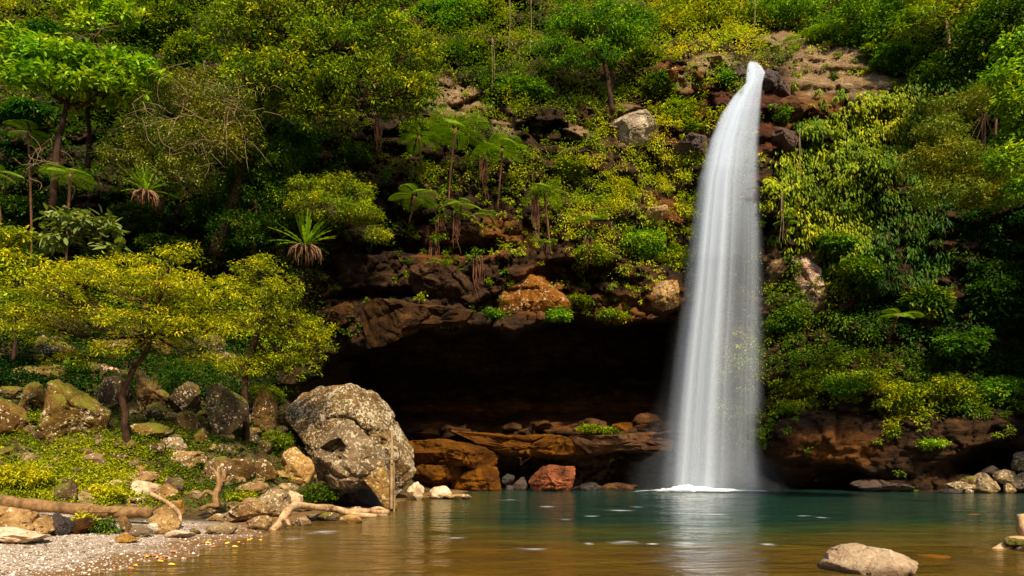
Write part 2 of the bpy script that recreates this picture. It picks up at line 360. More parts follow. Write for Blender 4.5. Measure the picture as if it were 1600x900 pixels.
def clumps(lv, C, rad, nleaf, L, v, out=None, flat=.55, up=.9, hang=0., asp=.45, vj=.06, r=R, spread=.5):
    """C: clump centres (k,3); rad, v per clump"""
    k = len(C)
    if k == 0: return
    rad = np.broadcast_to(rad, k); v = np.broadcast_to(v, k)
    idx = np.repeat(np.arange(k), nleaf); n = len(idx)
    d = rdir(n, r); rr_ = rad[idx]*(r.random(n)**spread)
    off = d*rr_[:, None]*np.array([1, 1, flat]); pos = C[idx]+off
    o = np.zeros((n, 3)) if out is None else (out[idx] if np.ndim(out) == 2 else np.broadcast_to(out, (n, 3)))
    axis = d*np.array([1, 1, .5])+rdir(n, r)*.6+o*.3+np.array([0, 0, -.15-hang])
    normal = np.array([0, 0, up])+o*.8+d*.5+rdir(n, r)*.45
    lv.add(pos, axis, normal, L*(.65+.7*r.random(n)), L*asp*(.7+.6*r.random(n)), v[idx]+r.normal(size=n)*vj)

class Tubes:
    def __init__(s): s.V = []; s.F = []; s.n = 0
    def add(s, pts, r0, r1, sides=6, wob=0.):
        pts = np.asarray(pts, float); n = len(pts)
        rad = r0*(1-np.linspace(0, 1, n))+r1*np.linspace(0, 1, n) if np.isscalar(r0) else np.asarray(r0)
        tg = nrm(np.gradient(pts, axis=0)); ref = np.array([.3, 1, .2]) if abs(tg[:, 1]).mean() < .8 else np.array([1, 0, .1])
        a = nrm(np.cross(tg, ref)); b = np.cross(tg, a)
        th = np.linspace(0, 2*np.pi, sides, endpoint=False)
        w = 1+wob*np.sin(th*3+np.arange(n)[:, None]*.7)
        ring = pts[:, None]+(a[:, None]*np.cos(th)[:, None]+b[:, None]*np.sin(th)[:, None])*(rad[:, None]*w)[:, :, None]
        V = np.concatenate([ring.reshape(-1, 3), pts[:1], pts[-1:]]); s.V.append(V)
        i = np.arange(n*sides).reshape(n, sides); j = np.roll(i, -1, 1)
        q = np.stack([i[:-1], j[:-1], j[1:], i[1:]], -1).reshape(-1, 4)
        c0 = np.stack([j[0], i[0], np.full(sides, n*sides), np.full(sides, n*sides)], -1)
        c1 = np.stack([i[-1], j[-1], np.full(sides, n*sides+1), np.full(sides, n*sides+1)], -1)
        tri = np.concatenate([c0, c1])[:, :3]
        s.F.append((q+s.n, tri+s.n)); s.n += len(V)
    def build(s, name, mat, parent=None, origin=None):
        V = np.concatenate(s.V)
        q = np.concatenate([f[0] for f in s.F]); tr = np.concatenate([f[1] for f in s.F])
        Fa = np.concatenate([q[:, [0, 1, 2]], q[:, [0, 2, 3]], tr])
        return mk(name, V, Fa, mat, parent, smooth=True, origin=origin)
def curve(pts, n=10, jit=0., r=R):
    pts = np.asarray(pts, float)
    t0 = np.linspace(0, 1, len(pts)); tt = np.linspace(0, 1, n)
    if len(pts) > 2:   # catmull-rom
        q = np.concatenate([[2*pts[0]-pts[1]], pts, [2*pts[-1]-pts[-2]]]); o = []
        for s in tt*(len(pts)-1):
            k = min(int(s), len(pts)-2); u = s-k; a, b, c_, d = q[k:k+4]
            o.append(.5*((2*b)+(c_-a)*u+(2*a-5*b+4*c_-d)*u*u+(3*b-a-3*c_+d)*u**3))
        o = np.array(o)
    else: o = pts[0]*(1-tt[:, None])+pts[1]*tt[:, None]
    if jit:
        w = np.cumsum(r.normal(size=(n, 3)), 0)*jit; w -= w[0]; w -= w[-1]*tt[:, None]; o = o+w
    return o

def tree(name, label, cat, base, trunk, lobes, leaf=.12, v=.6, dens=1., flat=.5, rc=.38, nleaf=26, mat=None, tr=.12, twig=None, group=None, depthf=.8,
         seed=1, asp=.42, hang=0., shell=.5, vj=.09, dv=.12, barkm=None, ntw=.35, upb=.35):
    """trunk: list of world points; lobes: (px,py,rx,ry,Y) in picture units, each an ellipsoid of leaf clumps"""
    r = np.random.default_rng(seed); root = empty(name, base); tag(root, label, cat, group); base = np.asarray(base, float)
    tb = Tubes(); tp = curve(trunk, 14, .02, r); tb.add(tp, tr, tr*.55, 8, .06); lv = Leaves(); tw = Tubes()
    for (px, py, rx, ry, Yl) in lobes:
        c0 = P(px, py, Yl); ax = np.array([rx/F*Yl, (rx+ry)/2/F*Yl*depthf, ry/F*Yl])
        area = ax[0]*ax[2]*4; k = max(6, int(dens*area/(rc*rc)*2.6))
        d = rdir(k*2, r); d = d[(d[:, 2] > -.55) | (r.random(k*2) < .3)][:k]; k = len(d)
        cc = c0+d*ax*(shell+(1-shell)*r.random((k, 1))**.6)*(.85+.3*r.random((k, 1)))
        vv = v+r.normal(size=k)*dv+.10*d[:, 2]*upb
        clumps(lv, cc-base, rc*(.6+.7*r.random(k)), nleaf, leaf, vv, flat=flat, asp=asp, hang=hang, vj=vj, r=r)
        s = tp[min(len(tp)-1, int(len(tp)*(.55+.4*r.random())))] if np.linalg.norm(tp[-1]-c0) > .1 else tp[-1]
        s = tp[np.argmin(np.linalg.norm(tp[5:]-c0, axis=1)+.3*np.abs(np.arange(len(tp)-5)-6))+5]
        mid = (s+c0)/2+np.array([0, 0, -.1*np.linalg.norm(c0-s)])+r.normal(size=3)*.1
        lp = curve([s, mid, c0], 9, .03, r); tb.add(lp-0, tr*.45, tr*.14, 6)
        for q in cc[r.random(k) < ntw]:
            st = lp[r.integers(4, 9)]; (tw if twig else tb).add(curve([st, (st+q)/2+r.normal(size=3)*.12, q+(q-c0)*.12], 6, .02, r), tr*.13, tr*.04, 4)
    for T_ in (tb, tw):
        for a in T_.V: a -= base
    tb.build('trunk', barkm or M_BARK, root)
    if twig and tw.n: tw.build('twigs', twig, root)
    lv.build('crown', mat or M_LEAF, root)
    return root

# ------------------------------------------------------------------ rocks
def ico(n):
    import bmesh
    bm = bmesh.new(); bmesh.ops.create_icosphere(bm, subdivisions=n, radius=1)
    v = np.array([x.co[:] for x in bm.verts]); f = np.array([[q.index for q in x.verts] for x in bm.faces]); bm.free(); return v, f
ICO = {n: ico(n) for n in (3, 4, 5, 6)}
def crag(w, size, seed, amt, strat=0.):
    """craggy relief for a surface given in metres"""
    w = w+fbm(w/size*1.5, seed+1, 3)[:, None]*size*.12
    a1, a2, ar, ao = voro(w/(size*.62)+seed*1.7, seed); b1, b2, br, bo = voro(w/(size*.24)+seed*2.3, seed+5)
    h = ((ar[:, 0]-.5)*.7+(ao*(ar-.5)).sum(1)*1.5-.45*(1-sstep(0, .10, a2-a1)))*.62
    h = h+((br[:, 0]-.5)*.5+(bo*(br-.5)).sum(1)*1.2-.35*(1-sstep(0, .12, b2-b1)))*.26
    h = h+fbm(w/size*2.2, seed+9, 5, .6)*.55-np.abs(fbm(w/size*5, seed+12, 3))*.25
    if strat: h = h+fbm(w/size*np.array([.6, .6, 9]), seed+20, 4, .6)*strat
    return h*amt*size
def finish(name, label, v, f, c, mat, group, cat, sharp=34):
    o = mk(name, v, f, mat, smooth=True); o.location = [float(q) for q in c]
    o.data.set_sharp_from_angle(angle=math.radians(sharp)); tag(o, label, cat, group); return o
def rock(name, label, c, dims, seed, mat, sub=4, cuts=9, rough=.1, rot=None, group=None, cat='rock', shape=None, cutd=(.5, .82), strat=0.):
    r = np.random.default_rng(seed); v, f = ICO[sub]; v = v.copy()
    for k in range(cuts):
        n = rdir(1, r)[0]; d = cutd[0]+(cutd[1]-cutd[0])*r.random(); m = np.maximum(0, v@n-d); v -= m[:, None]*n*.94
    v /= np.abs(v).max(0)
    n0 = nrm(v); w = v*np.array(dims); v = v+n0*(crag(w, max(dims), seed, rough*1.5, strat)/np.mean(dims))[:, None]
    if shape is not None: v = shape(v)
    v = v/np.abs(v).max(0)
    return finish(name, label, v*np.array(dims), f, c, mat, group, cat)
def orock(label, poly, Y, dep, seed, mat, name='boulder', cat='boulder', sub=6, rough=.10, box=.72, group=None, strat=0., facets=9, dents=()):
    """a full round rock whose widest section follows an outline given in picture units at distance Y"""
    pl = np.array(poly, float); c2 = (pl.min(0)+pl.max(0))/2; v, f = ICO[sub]
    q = (pl-c2)/F*Y*np.array([1, -1]); ang = np.linspace(-np.pi, np.pi, 361); Rr = np.zeros(361); q2 = np.roll(q, -1, 0)
    for i, a in enumerate(ang):
        d = np.array([math.cos(a), math.sin(a)]); best = 0
        for p0, p1 in zip(q, q2):
            e = p1-p0; den = d[0]*e[1]-d[1]*e[0]
            if abs(den) < 1e-9: continue
            tt = (p0[0]*e[1]-p0[1]*e[0])/den; uu = (p0[0]*d[1]-p0[1]*d[0])/den
            if tt > 0 and -1e-6 <= uu <= 1+1e-6: best = max(best, tt)
        Rr[i] = best
    rho = np.hypot(v[:, 0], v[:, 2]); th = np.arctan2(v[:, 2], v[:, 0]); Rv = np.interp(th, ang, Rr)
    rh = np.clip(rho, 0, 1)**box
    y = np.sign(v[:, 1])*np.abs(v[:, 1])**.8*dep
    w = np.stack([np.cos(th)*Rv*rh, y, np.sin(th)*Rv*rh], 1); size = float(np.ptp(q, axis=0).max())/2
    rc_ = np.random.default_rng(seed+5); half = np.array([np.ptp(q[:, 0])/2, dep, np.ptp(q[:, 1])/2])
    for _ in range(facets):
        n_ = nrm(np.array([rc_.normal()*.7, -abs(rc_.normal())-.35, rc_.normal()*.7])); u_ = w/half; m_ = np.maximum(0, u_@n_-rc_.uniform(.42, .72)); w -= m_[:, None]*n_*half*.92
    n0 = nrm(np.stack([v[:, 0]*rho, v[:, 1]*1.2, v[:, 2]*rho], 1)); w = w+n0*(crag(w, size, seed, rough*1.5, strat)*(1-.55*rho**4))[:, None]
    for (a, b, ra, rb, dd) in dents:
        e_ = np.hypot((w[:, 0]-(a-c2[0])/F*Y)/(ra/F*Y), (w[:, 2]-(c2[1]-b)/F*Y)/(rb/F*Y))+fbm(w*2.5, seed+40, 3)*.3; w[:, 1] += dd*(1-sstep(.75, 1.1, e_))*(w[:, 1] < 0)
    return finish(name, label, w, f, P(c2[0], c2[1], Y), mat, group, cat)
def rockpx(label, x0, y0, x1, y1, Y, seed, mat, name='boulder', cat='rock', dep=1., group=None, **kw):
    """a rock that fills the picture box x0..x1, y0..y1 at distance Y"""
    w = (x1-x0)/2/F*Y; h = (y1-y0)/2/F*Y; c = P((x0+x1)/2, (y0+y1)/2, Y)
    return rock(name, label, c, (w, w*dep, h), seed, mat, group=group, cat=cat, **kw)

# ------------------------------------------------------------------ water
xs2 = np.concatenate([np.linspace(-60, -9, 12), np.linspace(-8, 24, 110), np.linspace(26, 60, 10)]); ys2 = np.concatenate([np.linspace(-40, 4, 20), np.linspace(4.5, 40, 130)])
X2, Y2 = np.meshgrid(xs2, ys2); dep = -ground_h(X2, Y2)
pw = np.stack([X2, Y2, X2*0], -1).reshape(-1, 3)
deep = np.clip(sstep(11.5, 21, Y2.ravel()+fbm(pw*np.array([.12, .4, 1]), 12)*3.2)*sstep(-5.8, 1.5, X2.ravel()-.0*Y2.ravel()+fbm(pw*.4, 13)*1.5-(24-Y2.ravel())*.0), 0, 1)
deep *= 1-.55*ell(X2.ravel(), Y2.ravel(), (12, 12, 6, 5), .5)
t = NT('pool_water'); tc = t.n('ShaderNodeTexCoord').outputs['Object']
mp = t.n('ShaderNodeMapping', {'Vector': tc, 'Scale': (.55, 1.5, 1)}).outputs[0]
w1 = t.noise(mp, 1.3, 4, .5, .6); w2 = t.noise(mp, 5, 3, .5, .3)
hh = t.math('ADD', w1, t.math('MULTIPLY', w2, .22))
nb = t.bump(hh, .45, .25)
dcol = t.ramp(t.attr('deep'), [(0, (.14, .080, .009)), (.3, (.09, .07, .010)), (.62, (.022, .045, .012)), (1, (.003, .026, .016))])
dcol = t.mix(.5, dcol, t.ramp(t.noise(mp, .8, 5, .6), [(.35, (.45,)*3), (.65, (1.6,)*3)]), 'MULTIPLY')
dif = t.n('ShaderNodeBsdfDiffuse', {'Color': dcol})
trn = t.n('ShaderNodeBsdfTransparent', {'Color': (.75, .6, .3, 1)})
body = t.n('ShaderNodeMixShader', {0: t.ramp(t.attr('deep'), [(0, (.55,)*3), (.5, (.85,)*3), (.8, (1,)*3)]), 1: trn.outputs[0], 2: dif.outputs[0]})
gl = t.n('ShaderNodeBsdfGlossy', {'Color': (1, 1, 1, 1), 'Roughness': .13, 'Normal': nb})
fr = t.n('ShaderNodeFresnel', {'IOR': 1.33, 'Normal': nb})
mx = t.n('ShaderNodeMixShader', {0: fr.outputs[0], 1: body.outputs[0], 2: gl.outputs[0]})
t.link(mx.outputs[0], t.out.inputs[0]); M_WATER = t.m
wv = np.stack([X2.ravel(), Y2.ravel(), fbm(pw*np.array([.9, 1.6, 1]), 14, 3)*.018], 1)
wat = mk('water', wv, grid_faces(len(xs2), len(ys2)), M_WATER, attrs={'deep': deep}, smooth=True)
tag(wat, 'calm pool, dark green below the falls and amber in the shallows', 'water', kind='structure')

# ------------------------------------------------------------------ waterfall
t = NT('falling_water')
a = t.attr('a')
em = t.n('ShaderNodeBsdfDiffuse', {'Color': (.66, .73, .84, 1)}); tl = t.n('ShaderNodeBsdfTranslucent', {'Color': (.66, .73, .84, 1)})
wmx = t.n('ShaderNodeMixShader', {0: .4, 1: em.outputs[0], 2: tl.outputs[0]})
mx = t.n('ShaderNodeMixShader', {0: a, 1: t.n('ShaderNodeBsdfTransparent').outputs[0], 2: wmx.outputs[0]})
t.link(mx.outputs[0], t.out.inputs[0]); M_FALL = t.m
fy = np.array([93, 100, 112, 130, 150, 180, 220, 280, 350, 450, 550, 650, 775.])
fl = np.array([1173, 1168, 1165, 1164, 1144, 1124, 1107, 1091, 1082, 1070, 1056, 1044, 1033.])
fr_ = np.array([1177, 1187, 1197, 1192, 1191, 1190, 1187, 1187, 1189, 1190, 1190, 1191, 1192.])
nv, nu = 170, 170; NV = np.linspace(93, 773, nv); U = np.linspace(0, 1, nu)
UU, VV = np.meshgrid(U, NV)
wroot = empty('waterfall', P(1115, 768, 35)); tag(wroot, 'tall white waterfall dropping from the cliff notch into the pool', 'waterfall')
Vs = []; Fs = []; As = []
for k in range(6):
    wid = [1.0, .96, .9, 1.03, .8, 1.22][k]; L_ = np.interp(VV, fy, fl); R_ = np.interp(VV, fy, fr_)
    if k == 5: wid = 1.2+.5*sstep(560, 775, VV)
    grow = sstep(110, 420, VV); mid = (L_+R_)/2
    hw = (R_-L_)/2*(1+(wid-1)*grow)*(1+.10*grow)
    px = mid+(UU*2-1)*hw
    Yc = np.interp(VV, [90, 130, 170, 260, 400, 775], [38.6, 37.6, 37.0, 36.1, 35.5, 35.2])+3*np.clip((101-VV)/8, 0, 1)
    Yd = Yc+(UU*2-1)**2*1.0*grow+(k-2.5)*.28*(.3+.7*grow)
    Yd = Yd+.12*np.sin(UU*23+k)*grow
    pt = np.stack([UU.ravel()*1., np.full(UU.size, k*3.1), VV.ravel()*.0011], 1)
    st = fbm(pt*np.array([8, 1, .5]), 200+k, 2)*.6+fbm(pt*np.array([22, 1, .6]), 210+k, 2, .6)*.5+fbm(pt*np.array([55, 1, .9]), 230+k, 2, .6)*.12
    st = st.reshape(UU.shape)
    v01 = (VV-93)/680
    dens = np.interp(UU, [0, .1, .22, .45, .56, .68, .82, .9, 1], [.35, .62, .82, .74, .36, .16, .24, .50, .3])
    top = 1-sstep(.08, .55, v01); dens = dens*(1-top)+top*np.interp(UU, [0, .1, .4, .7, .85, 1], [.4, .75, .9, .6, .5, .3])
    Tt = np.clip(dens*.94+st*(.30+.25*(1-top)), .03, .96)*(1-.12*v01); al = 1-(1-Tt)**(1/4.2)
    edge = sstep(0, .22-.08*top, UU)*sstep(0, .18-.06*top, 1-UU)
    al = al*edge
    al = np.maximum(al, .20*edge*(1-sstep(110, 200, VV)))*sstep(92, 99, VV)
    if k == 5: al = sstep(0, .5, UU)*sstep(0, .45, 1-UU)*(.10*sstep(.2, .8, v01)+.13*sstep(.75, 1., v01))*np.interp(UU, [0, .3, .7, 1], [1., 1., .7, .5])*(1+.5*fbm(pt*np.array([2, 1, 6]), 260, 3).reshape(UU.shape))
    pts = np.stack([(px-800)/F*Yd, Yd, CAMZ+(HZ-VV)/F*Yd], -1).reshape(-1, 3)
    Vs.append(pts); Fs.append(grid_faces(nu, nv)+len(pts)*k); As.append(np.clip(al, 0, .97).ravel())
fb = P(1115, 768, 35)
mk('water_sheet', np.concatenate(Vs)-fb, np.concatenate(Fs), M_FALL, wroot, {'a': np.concatenate(As)}, smooth=True)
# foam where it lands
nx, ny = 150, 60; gx, gy = np.meshgrid(np.linspace(-1, 1, nx), np.linspace(-1, 1, ny))
q = np.stack([gx*6, gy*2.5, gx*0], -1).reshape(-1, 3); n_ = fbm(q, 301, 5, .65).reshape(gx.shape); n2_ = fbm(q*3, 305, 4, .7).reshape(gx.shape)
rr_ = np.sqrt((gx+.10)**2*.9+gy**2)
zf = .02+np.clip(1-rr_*1.25, 0, 1)*(.14+.10*n_+.10*n2_)*(1+1.1*np.exp(-((gx+.40)/.16)**2))*np.clip(1.2-gx*.5, 0, 2)
af = np.clip((1-rr_)*1.5+n_*.9+n2_*.4-.45*(1-np.clip(1-rr_*1.5, 0, 1)), 0, .96)*sstep(1, .8, np.abs(gy))*sstep(1., .85, np.abs(gx))
t = NT('foam'); mx = t.n('ShaderNodeMixShader', {0: t.attr('a'), 1: t.n('ShaderNodeBsdfTransparent').outputs[0], 2: t.n('ShaderNodeBsdfDiffuse', {'Color': (.85, .87, .9, 1)}).outputs[0]})
t.link(mx.outputs[0], t.out.inputs[0]); M_FOAM = t.m
fc = np.array([(1118-800)/F*34.6, 34.4, 0])
mk('splash_foam', np.stack([gx*4.8+fc[0], gy*1.1+fc[1], zf], -1).reshape(-1, 3)-fb, grid_faces(nx, ny), M_FOAM, wroot, {'a': af.ravel()}, smooth=True)
# drifting foam flecks on the pool: uncountable soft streaks
V_ = []; F_ = []; A_ = []; cnt = 0
fle = [(855, 793, 14, 2), (995, 793, 12, 1.5), (965, 799, 30, 1.2), (880, 813, 14, 2), (835, 860, 36, 3.5), (920, 852, 10, 2), (975, 850, 30, 3.5), (1065, 852, 30, 4), (1020, 852, 12, 2), (1200, 853, 12, 3), (505, 834, 28, 4), (460, 845, 22, 3), (1260, 808, 16, 1.5), (1285, 810, 12, 1.5), (712, 842, 20, 2), (925, 808, 16, 1.2), (1110, 805, 40, 1.5), (790, 782, 20, 1)]
for (px, py, rx, ry) in fle:
    Yq = CAMZ*F/(py-HZ); w = rx/F*Yq; l = ry/(py-HZ)*Yq
    a_, b_ = np.meshgrid(np.linspace(-1, 1, 14), np.linspace(-1, 1, 10)); rr2 = np.sqrt(a_**2+b_**2)
    x = (px-800)/F*Yq+a_*w; y = Yq+b_*l; qq = np.stack([x, y, x*0], -1).reshape(-1, 3)
    al = np.clip(1-rr2, 0, 1)*np.clip(.16+.55*fbm(qq*np.array([2.5, 5, 1]), 320, 3).reshape(rr2.shape), 0, .45)
    V_.append(np.stack([x, y, x*0+.03], -1).reshape(-1, 3)); F_.append(grid_faces(14, 10)+cnt); A_.append(al.ravel()); cnt += 140
fk = mk('foam', np.concatenate(V_), np.concatenate(F_), M_FOAM, attrs={'a': np.concatenate(A_)}, smooth=True)
tag(fk, 'faint pale foam streaks drifting on the pool surface', 'foam', kind='stuff')

# ------------------------------------------------------------------ creeping cover on the cliff (stuff)
va, vb = V.reshape(len(GY), len(GX), 3)[1:, :-1]-V.reshape(len(GY), len(GX), 3)[:-1, :-1], V.reshape(len(GY), len(GX), 3)[:-1, 1:]-V.reshape(len(GY), len(GX), 3)[:-1, :-1]
cr = np.cross(vb, va); nlen = np.linalg.norm(cr, axis=-1); NN = cr/np.maximum(nlen, 1e-9)[..., None]
NN = np.where(NN[..., 1:2] > 0, -NN, NN)
cell = V.reshape(len(GY), len(GX), 3)[:-1, :-1].reshape(-1, 3); NN = NN.reshape(-1, 3); A = nlen.ravel()
def sub(a): return a.reshape(len(GY), len(GX))[:-1, :-1].ravel()
cpx, cpy, cb = sub(PX), sub(PY), sub(bare); A = np.where(sub(cave) > .05, 0, np.minimum(A, .06))
# steep undercut faces carry little
A = A*np.where(NN[:, 2] < -.45, .25, 1)
gapn = fbm(cell*.35, 95, 3); gap2 = fbm(cell*1.1, 96, 3)
dens = (1-cb)*np.clip(.95+gapn*1.0+gap2*.5, .12, 1.3)+.11*cb*(gap2 > .12)*(cpy < 655)+.03*cb
dens = dens*(1+.7*sstep(1190, 1230, cpx))
behind = ((cpx > np.interp(cpy, fy, fl)+6) & (cpx < np.interp(cpy, fy, fr_)-6) & (cpy > 105))
dens = np.where(behind & (cpy < 520), dens*.35, dens)
def vfield(x, y):  # leaf tone by region, with the shade of dark recesses painted in
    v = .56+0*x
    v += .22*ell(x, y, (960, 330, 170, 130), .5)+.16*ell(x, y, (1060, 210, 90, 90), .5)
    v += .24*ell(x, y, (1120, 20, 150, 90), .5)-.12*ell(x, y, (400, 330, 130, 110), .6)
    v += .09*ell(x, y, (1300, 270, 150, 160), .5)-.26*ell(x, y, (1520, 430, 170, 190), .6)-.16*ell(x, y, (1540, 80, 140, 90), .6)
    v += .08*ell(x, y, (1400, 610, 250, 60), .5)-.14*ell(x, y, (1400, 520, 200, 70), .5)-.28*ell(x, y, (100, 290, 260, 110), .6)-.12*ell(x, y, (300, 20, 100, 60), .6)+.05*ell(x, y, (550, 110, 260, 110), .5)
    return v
probs = A*dens; K = 31000; pick = R.choice(len(probs), K, p=probs/probs.sum()); cc = cell[pick]+NN[pick]*.05; cn = NN[pick]
xx, yy = cpx[pick], cpy[pick]; rad = .22+.42*R.random(K)**2; rad = np.where(cb[pick] > .5, rad*.45, rad); rad = np.where(yy < 120, rad*1.4, rad)
cc = cc+cn*(rad*.45)[:, None]+cn*(np.clip(gapn[pick], 0, 1)*.9)[:, None]
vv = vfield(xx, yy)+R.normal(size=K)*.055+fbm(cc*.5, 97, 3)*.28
right = xx > 1200
drape = (xx > 1190) & (xx < 1490) & (yy > 130) & (yy < 400+.3*(xx-1200))
tuft = (~right) & (xx > 820) & (yy > 220) & (yy < 480)
low = right & (yy > 520)
EX = [('creeping_plants', 'leafy green creepers covering the cliff left of the waterfall', ~right & ~tuft & (xx > 430), dict(nleaf=26, L=.16, hang=.15, asp=.46)),
      ('hillside_undergrowth', 'dense dark green undergrowth on the far left hillside', ~right & ~tuft & (xx <= 430), dict(nleaf=26, L=.19, hang=.1, asp=.5)),
      ('moss_and_creepers', 'bright yellow-green small-leaved growth hanging beside the left edge of the falls', tuft, dict(nleaf=36, L=.13, hang=.45, asp=.36)),
      ('hanging_foliage', 'curtain of drooping olive leaves on the cliff right of the waterfall', drape, dict(nleaf=24, L=.27, hang=1.5, asp=.36)),
      ('bank_creepers', 'low bright creepers fringing the brown rock bank right of the falls', low, dict(nleaf=34, L=.14, hang=.15, asp=.5)),
      ('shaded_undergrowth', 'dark shaded undergrowth on the cliff at the right', right & ~drape & ~low, dict(nleaf=28, L=.2, hang=.3, asp=.4))]
for nm, lb, m, kw in EX:
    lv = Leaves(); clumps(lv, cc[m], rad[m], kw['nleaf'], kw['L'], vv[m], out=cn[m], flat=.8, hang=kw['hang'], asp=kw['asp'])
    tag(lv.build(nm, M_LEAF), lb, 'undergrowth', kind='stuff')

# ------------------------------------------------------------------ trees
def gz(px, py): return gp(px, py)
b1 = gz(200, 700); b2 = gz(386, 695)
y1 = b1[1]; y2 = b2[1]
def TP(l, Y): return [P(x, y, Y+(q[0] if q else 0)) for x, y, *q in l]
tree('small_tree', 'yellow-green spreading tree with a forked slender trunk on the left slope', 'tree', b1,
     [b1-np.array([0, 0, .2])]+TP([(196, 650), (190, 612), (205, 575), (232, 535), (225, 470)], y1),
     [(85, 455, 80, 42, y1-.6), (60, 505, 60, 36, y1+.5), (180, 430, 80, 38, y1+.8), (110, 560, 40, 14, y1+1.), (165, 545, 40, 16, y1-.8), (255, 450, 80, 38, y1-.8), (325, 468, 72, 40, y1+.2), (215, 500, 80, 24, y1-.9), (130, 500, 55, 24, y1+.9),
      (300, 515, 75, 24, y1-.6), (270, 400, 50, 18, y1+.9), (345, 510, 45, 22, y1+.4), (130, 425, 50, 22, y1-.2), (235, 535, 60, 14, y1+.3), (320, 560, 40, 14, y1)],
     leaf=.11, v=.74, dens=.5, flat=.45, rc=.26, nleaf=24, tr=.115, seed=3, asp=.38, vj=.05, dv=.08, depthf=1.0, shell=.25, upb=.8, mat=M_LEMON)
tree('small_tree', 'greener slender tree on the slope between the left tree and the big lichen boulder', 'tree', b2,
     [b2-np.array([0, 0, .2])]+TP([(384, 640), (382, 590), (392, 550), (410, 500), (412, 440)], y2),
     [(400, 420, 42, 26, y2), (428, 460, 50, 28, y2-.6), (455, 505, 55, 20, y2+.3), (480, 535, 50, 22, y2), (400, 505, 40, 26, y2-.7), (420, 565, 50, 18, y2+.4), (375, 575, 40, 22, y2-.4), (450, 560, 45, 14, y2-.3), (365, 450, 36, 24, y2+.6), (500, 515, 30, 12, y2)],
     leaf=.11, v=.68, dens=.55, flat=.45, rc=.26, nleaf=24, tr=.13, seed=4, asp=.38, vj=.05, dv=.08, depthf=1.0, shell=.25, upb=.8, mat=M_LEMON)
tb_ = P(78, 330, 31)
tree('umbrella_tree', 'broad flat-topped tree with bright big leaves at the upper left', 'tree', P(82, 330, 31), TP([(82, 330), (86, 250), (96, 190), (110, 140)], 31),
     [(40, 85, 55, 22, 31), (95, 90, 60, 28, 30.5), (150, 105, 62, 26, 31), (210, 112, 42, 22, 30.6), (60, 120, 60, 16, 30), (160, 135, 60, 18, 30.4), (20, 60, 30, 14, 31)],
     leaf=.30, v=.72, dens=.8, flat=.4, rc=.4, nleaf=15, tr=.16, seed=5, asp=.5, dv=.08, mat=M_FRESH)
tree('slim_tree', 'thin straight trunk with sparse foliage beneath the upper left canopy', 'tree', P(137, 260, 32.5), TP([(137, 262), (138, 220), (136, 180), (140, 150)], 32.5),
     [(150, 160, 45, 18, 32.5), (185, 150, 35, 18, 32.2)], leaf=.26, v=.6, rc=.4, nleaf=12, tr=.13, seed=6, asp=.5)
tree('leafy_shrub', 'bright yellow-green shrub above a tangle of bare stems at the top left', 'shrub', P(150, 95, 36), TP([(150, 95), (148, 60), (140, 30)], 36),
     [(110, 8, 22, 16, 36), (190, 26, 30, 15, 36), (140, 40, 28, 14, 35.7), (165, 4, 24, 12, 36)], leaf=.3, v=.80, rc=.42, nleaf=15, tr=.08, seed=7, asp=.55, twig=M_TWIG, ntw=.6, mat=M_FRESH)
tree('broadleaf_tree', 'large rounded tree with dark leaning trunk filling the upper left centre', 'tree', P(335, 398, 33), TP([(335, 398), (362, 320), (378, 240), (410, 150), (440, 90)], 33),
     [(380, 50, 60, 50, 32.5), (450, 40, 70, 42, 33), (520, 75, 70, 45, 32), (590, 50, 62, 36, 33), (640, 95, 48, 40, 32.5), (560, 130, 80, 36, 32), (470, 120, 60, 40, 31.6), (400, 130, 50, 50, 32), (620, 165, 44, 26, 33), (660, 140, 30, 26, 32), (500, 180, 46, 26, 32), (560, 0, 70, 30, 33), (430, -20, 80, 30, 33)],
     leaf=.20, v=.58, dens=.8, flat=.45, rc=.44, nleaf=24, tr=.28, seed=8, dv=.13, hang=.2)
tree('vine_covered_tree', 'dry olive tree hung with bare pale vines at the left', 'tree', P(250, 330, 32), TP([(250, 330), (262, 260), (280, 200), (300, 150)], 32),
     [(290, 150, 55, 40, 32), (345, 175, 55, 40, 31.7), (240, 215, 55, 32, 31.5), (310, 225, 70, 36, 31.2), (200, 245, 45, 25, 31.5), (370, 215, 40, 30, 32), (275, 275, 70, 30, 31.5)],
     leaf=.13, v=.55, dens=1.1, flat=.6, rc=.36, nleaf=24, mat=M_DRY, tr=.14, seed=9, twig=M_TWIG, ntw=.45, dv=.14)
tree('dark_shrub', 'dense dark green shrub under the large tree left of centre', 'shrub', P(395, 400, 33.6), TP([(395, 400), (400, 350), (400, 310)], 33.6),
     [(385, 300, 50, 50, 33.6), (420, 250, 50, 40, 33.6), (440, 330, 30, 50, 33.8), (370, 360, 45, 36, 33)], leaf=.15, v=.36, rc=.4, nleaf=28, tr=.1, seed=10)
tree('mountain_shrub', 'pale-twigged yellow shrub overhanging the rock ledge above the cave', 'shrub', P(500, 375, 33.9), TP([(500, 378), (498, 350), (505, 320)], 33.6),
     [(480, 295, 36, 20, 33.4), (530, 288, 36, 16, 33.4), (510, 325, 50, 26, 33), (565, 335, 32, 22, 33.2), (590, 370, 20, 14, 33.2), (465, 325, 26, 22, 33.4), (560, 300, 26, 16, 33.4)],
     leaf=.13, v=.66, dens=1., flat=.5, rc=.27, nleaf=20, tr=.08, seed=11, twig=M_TWIG, ntw=.8, mat=M_LEAF)
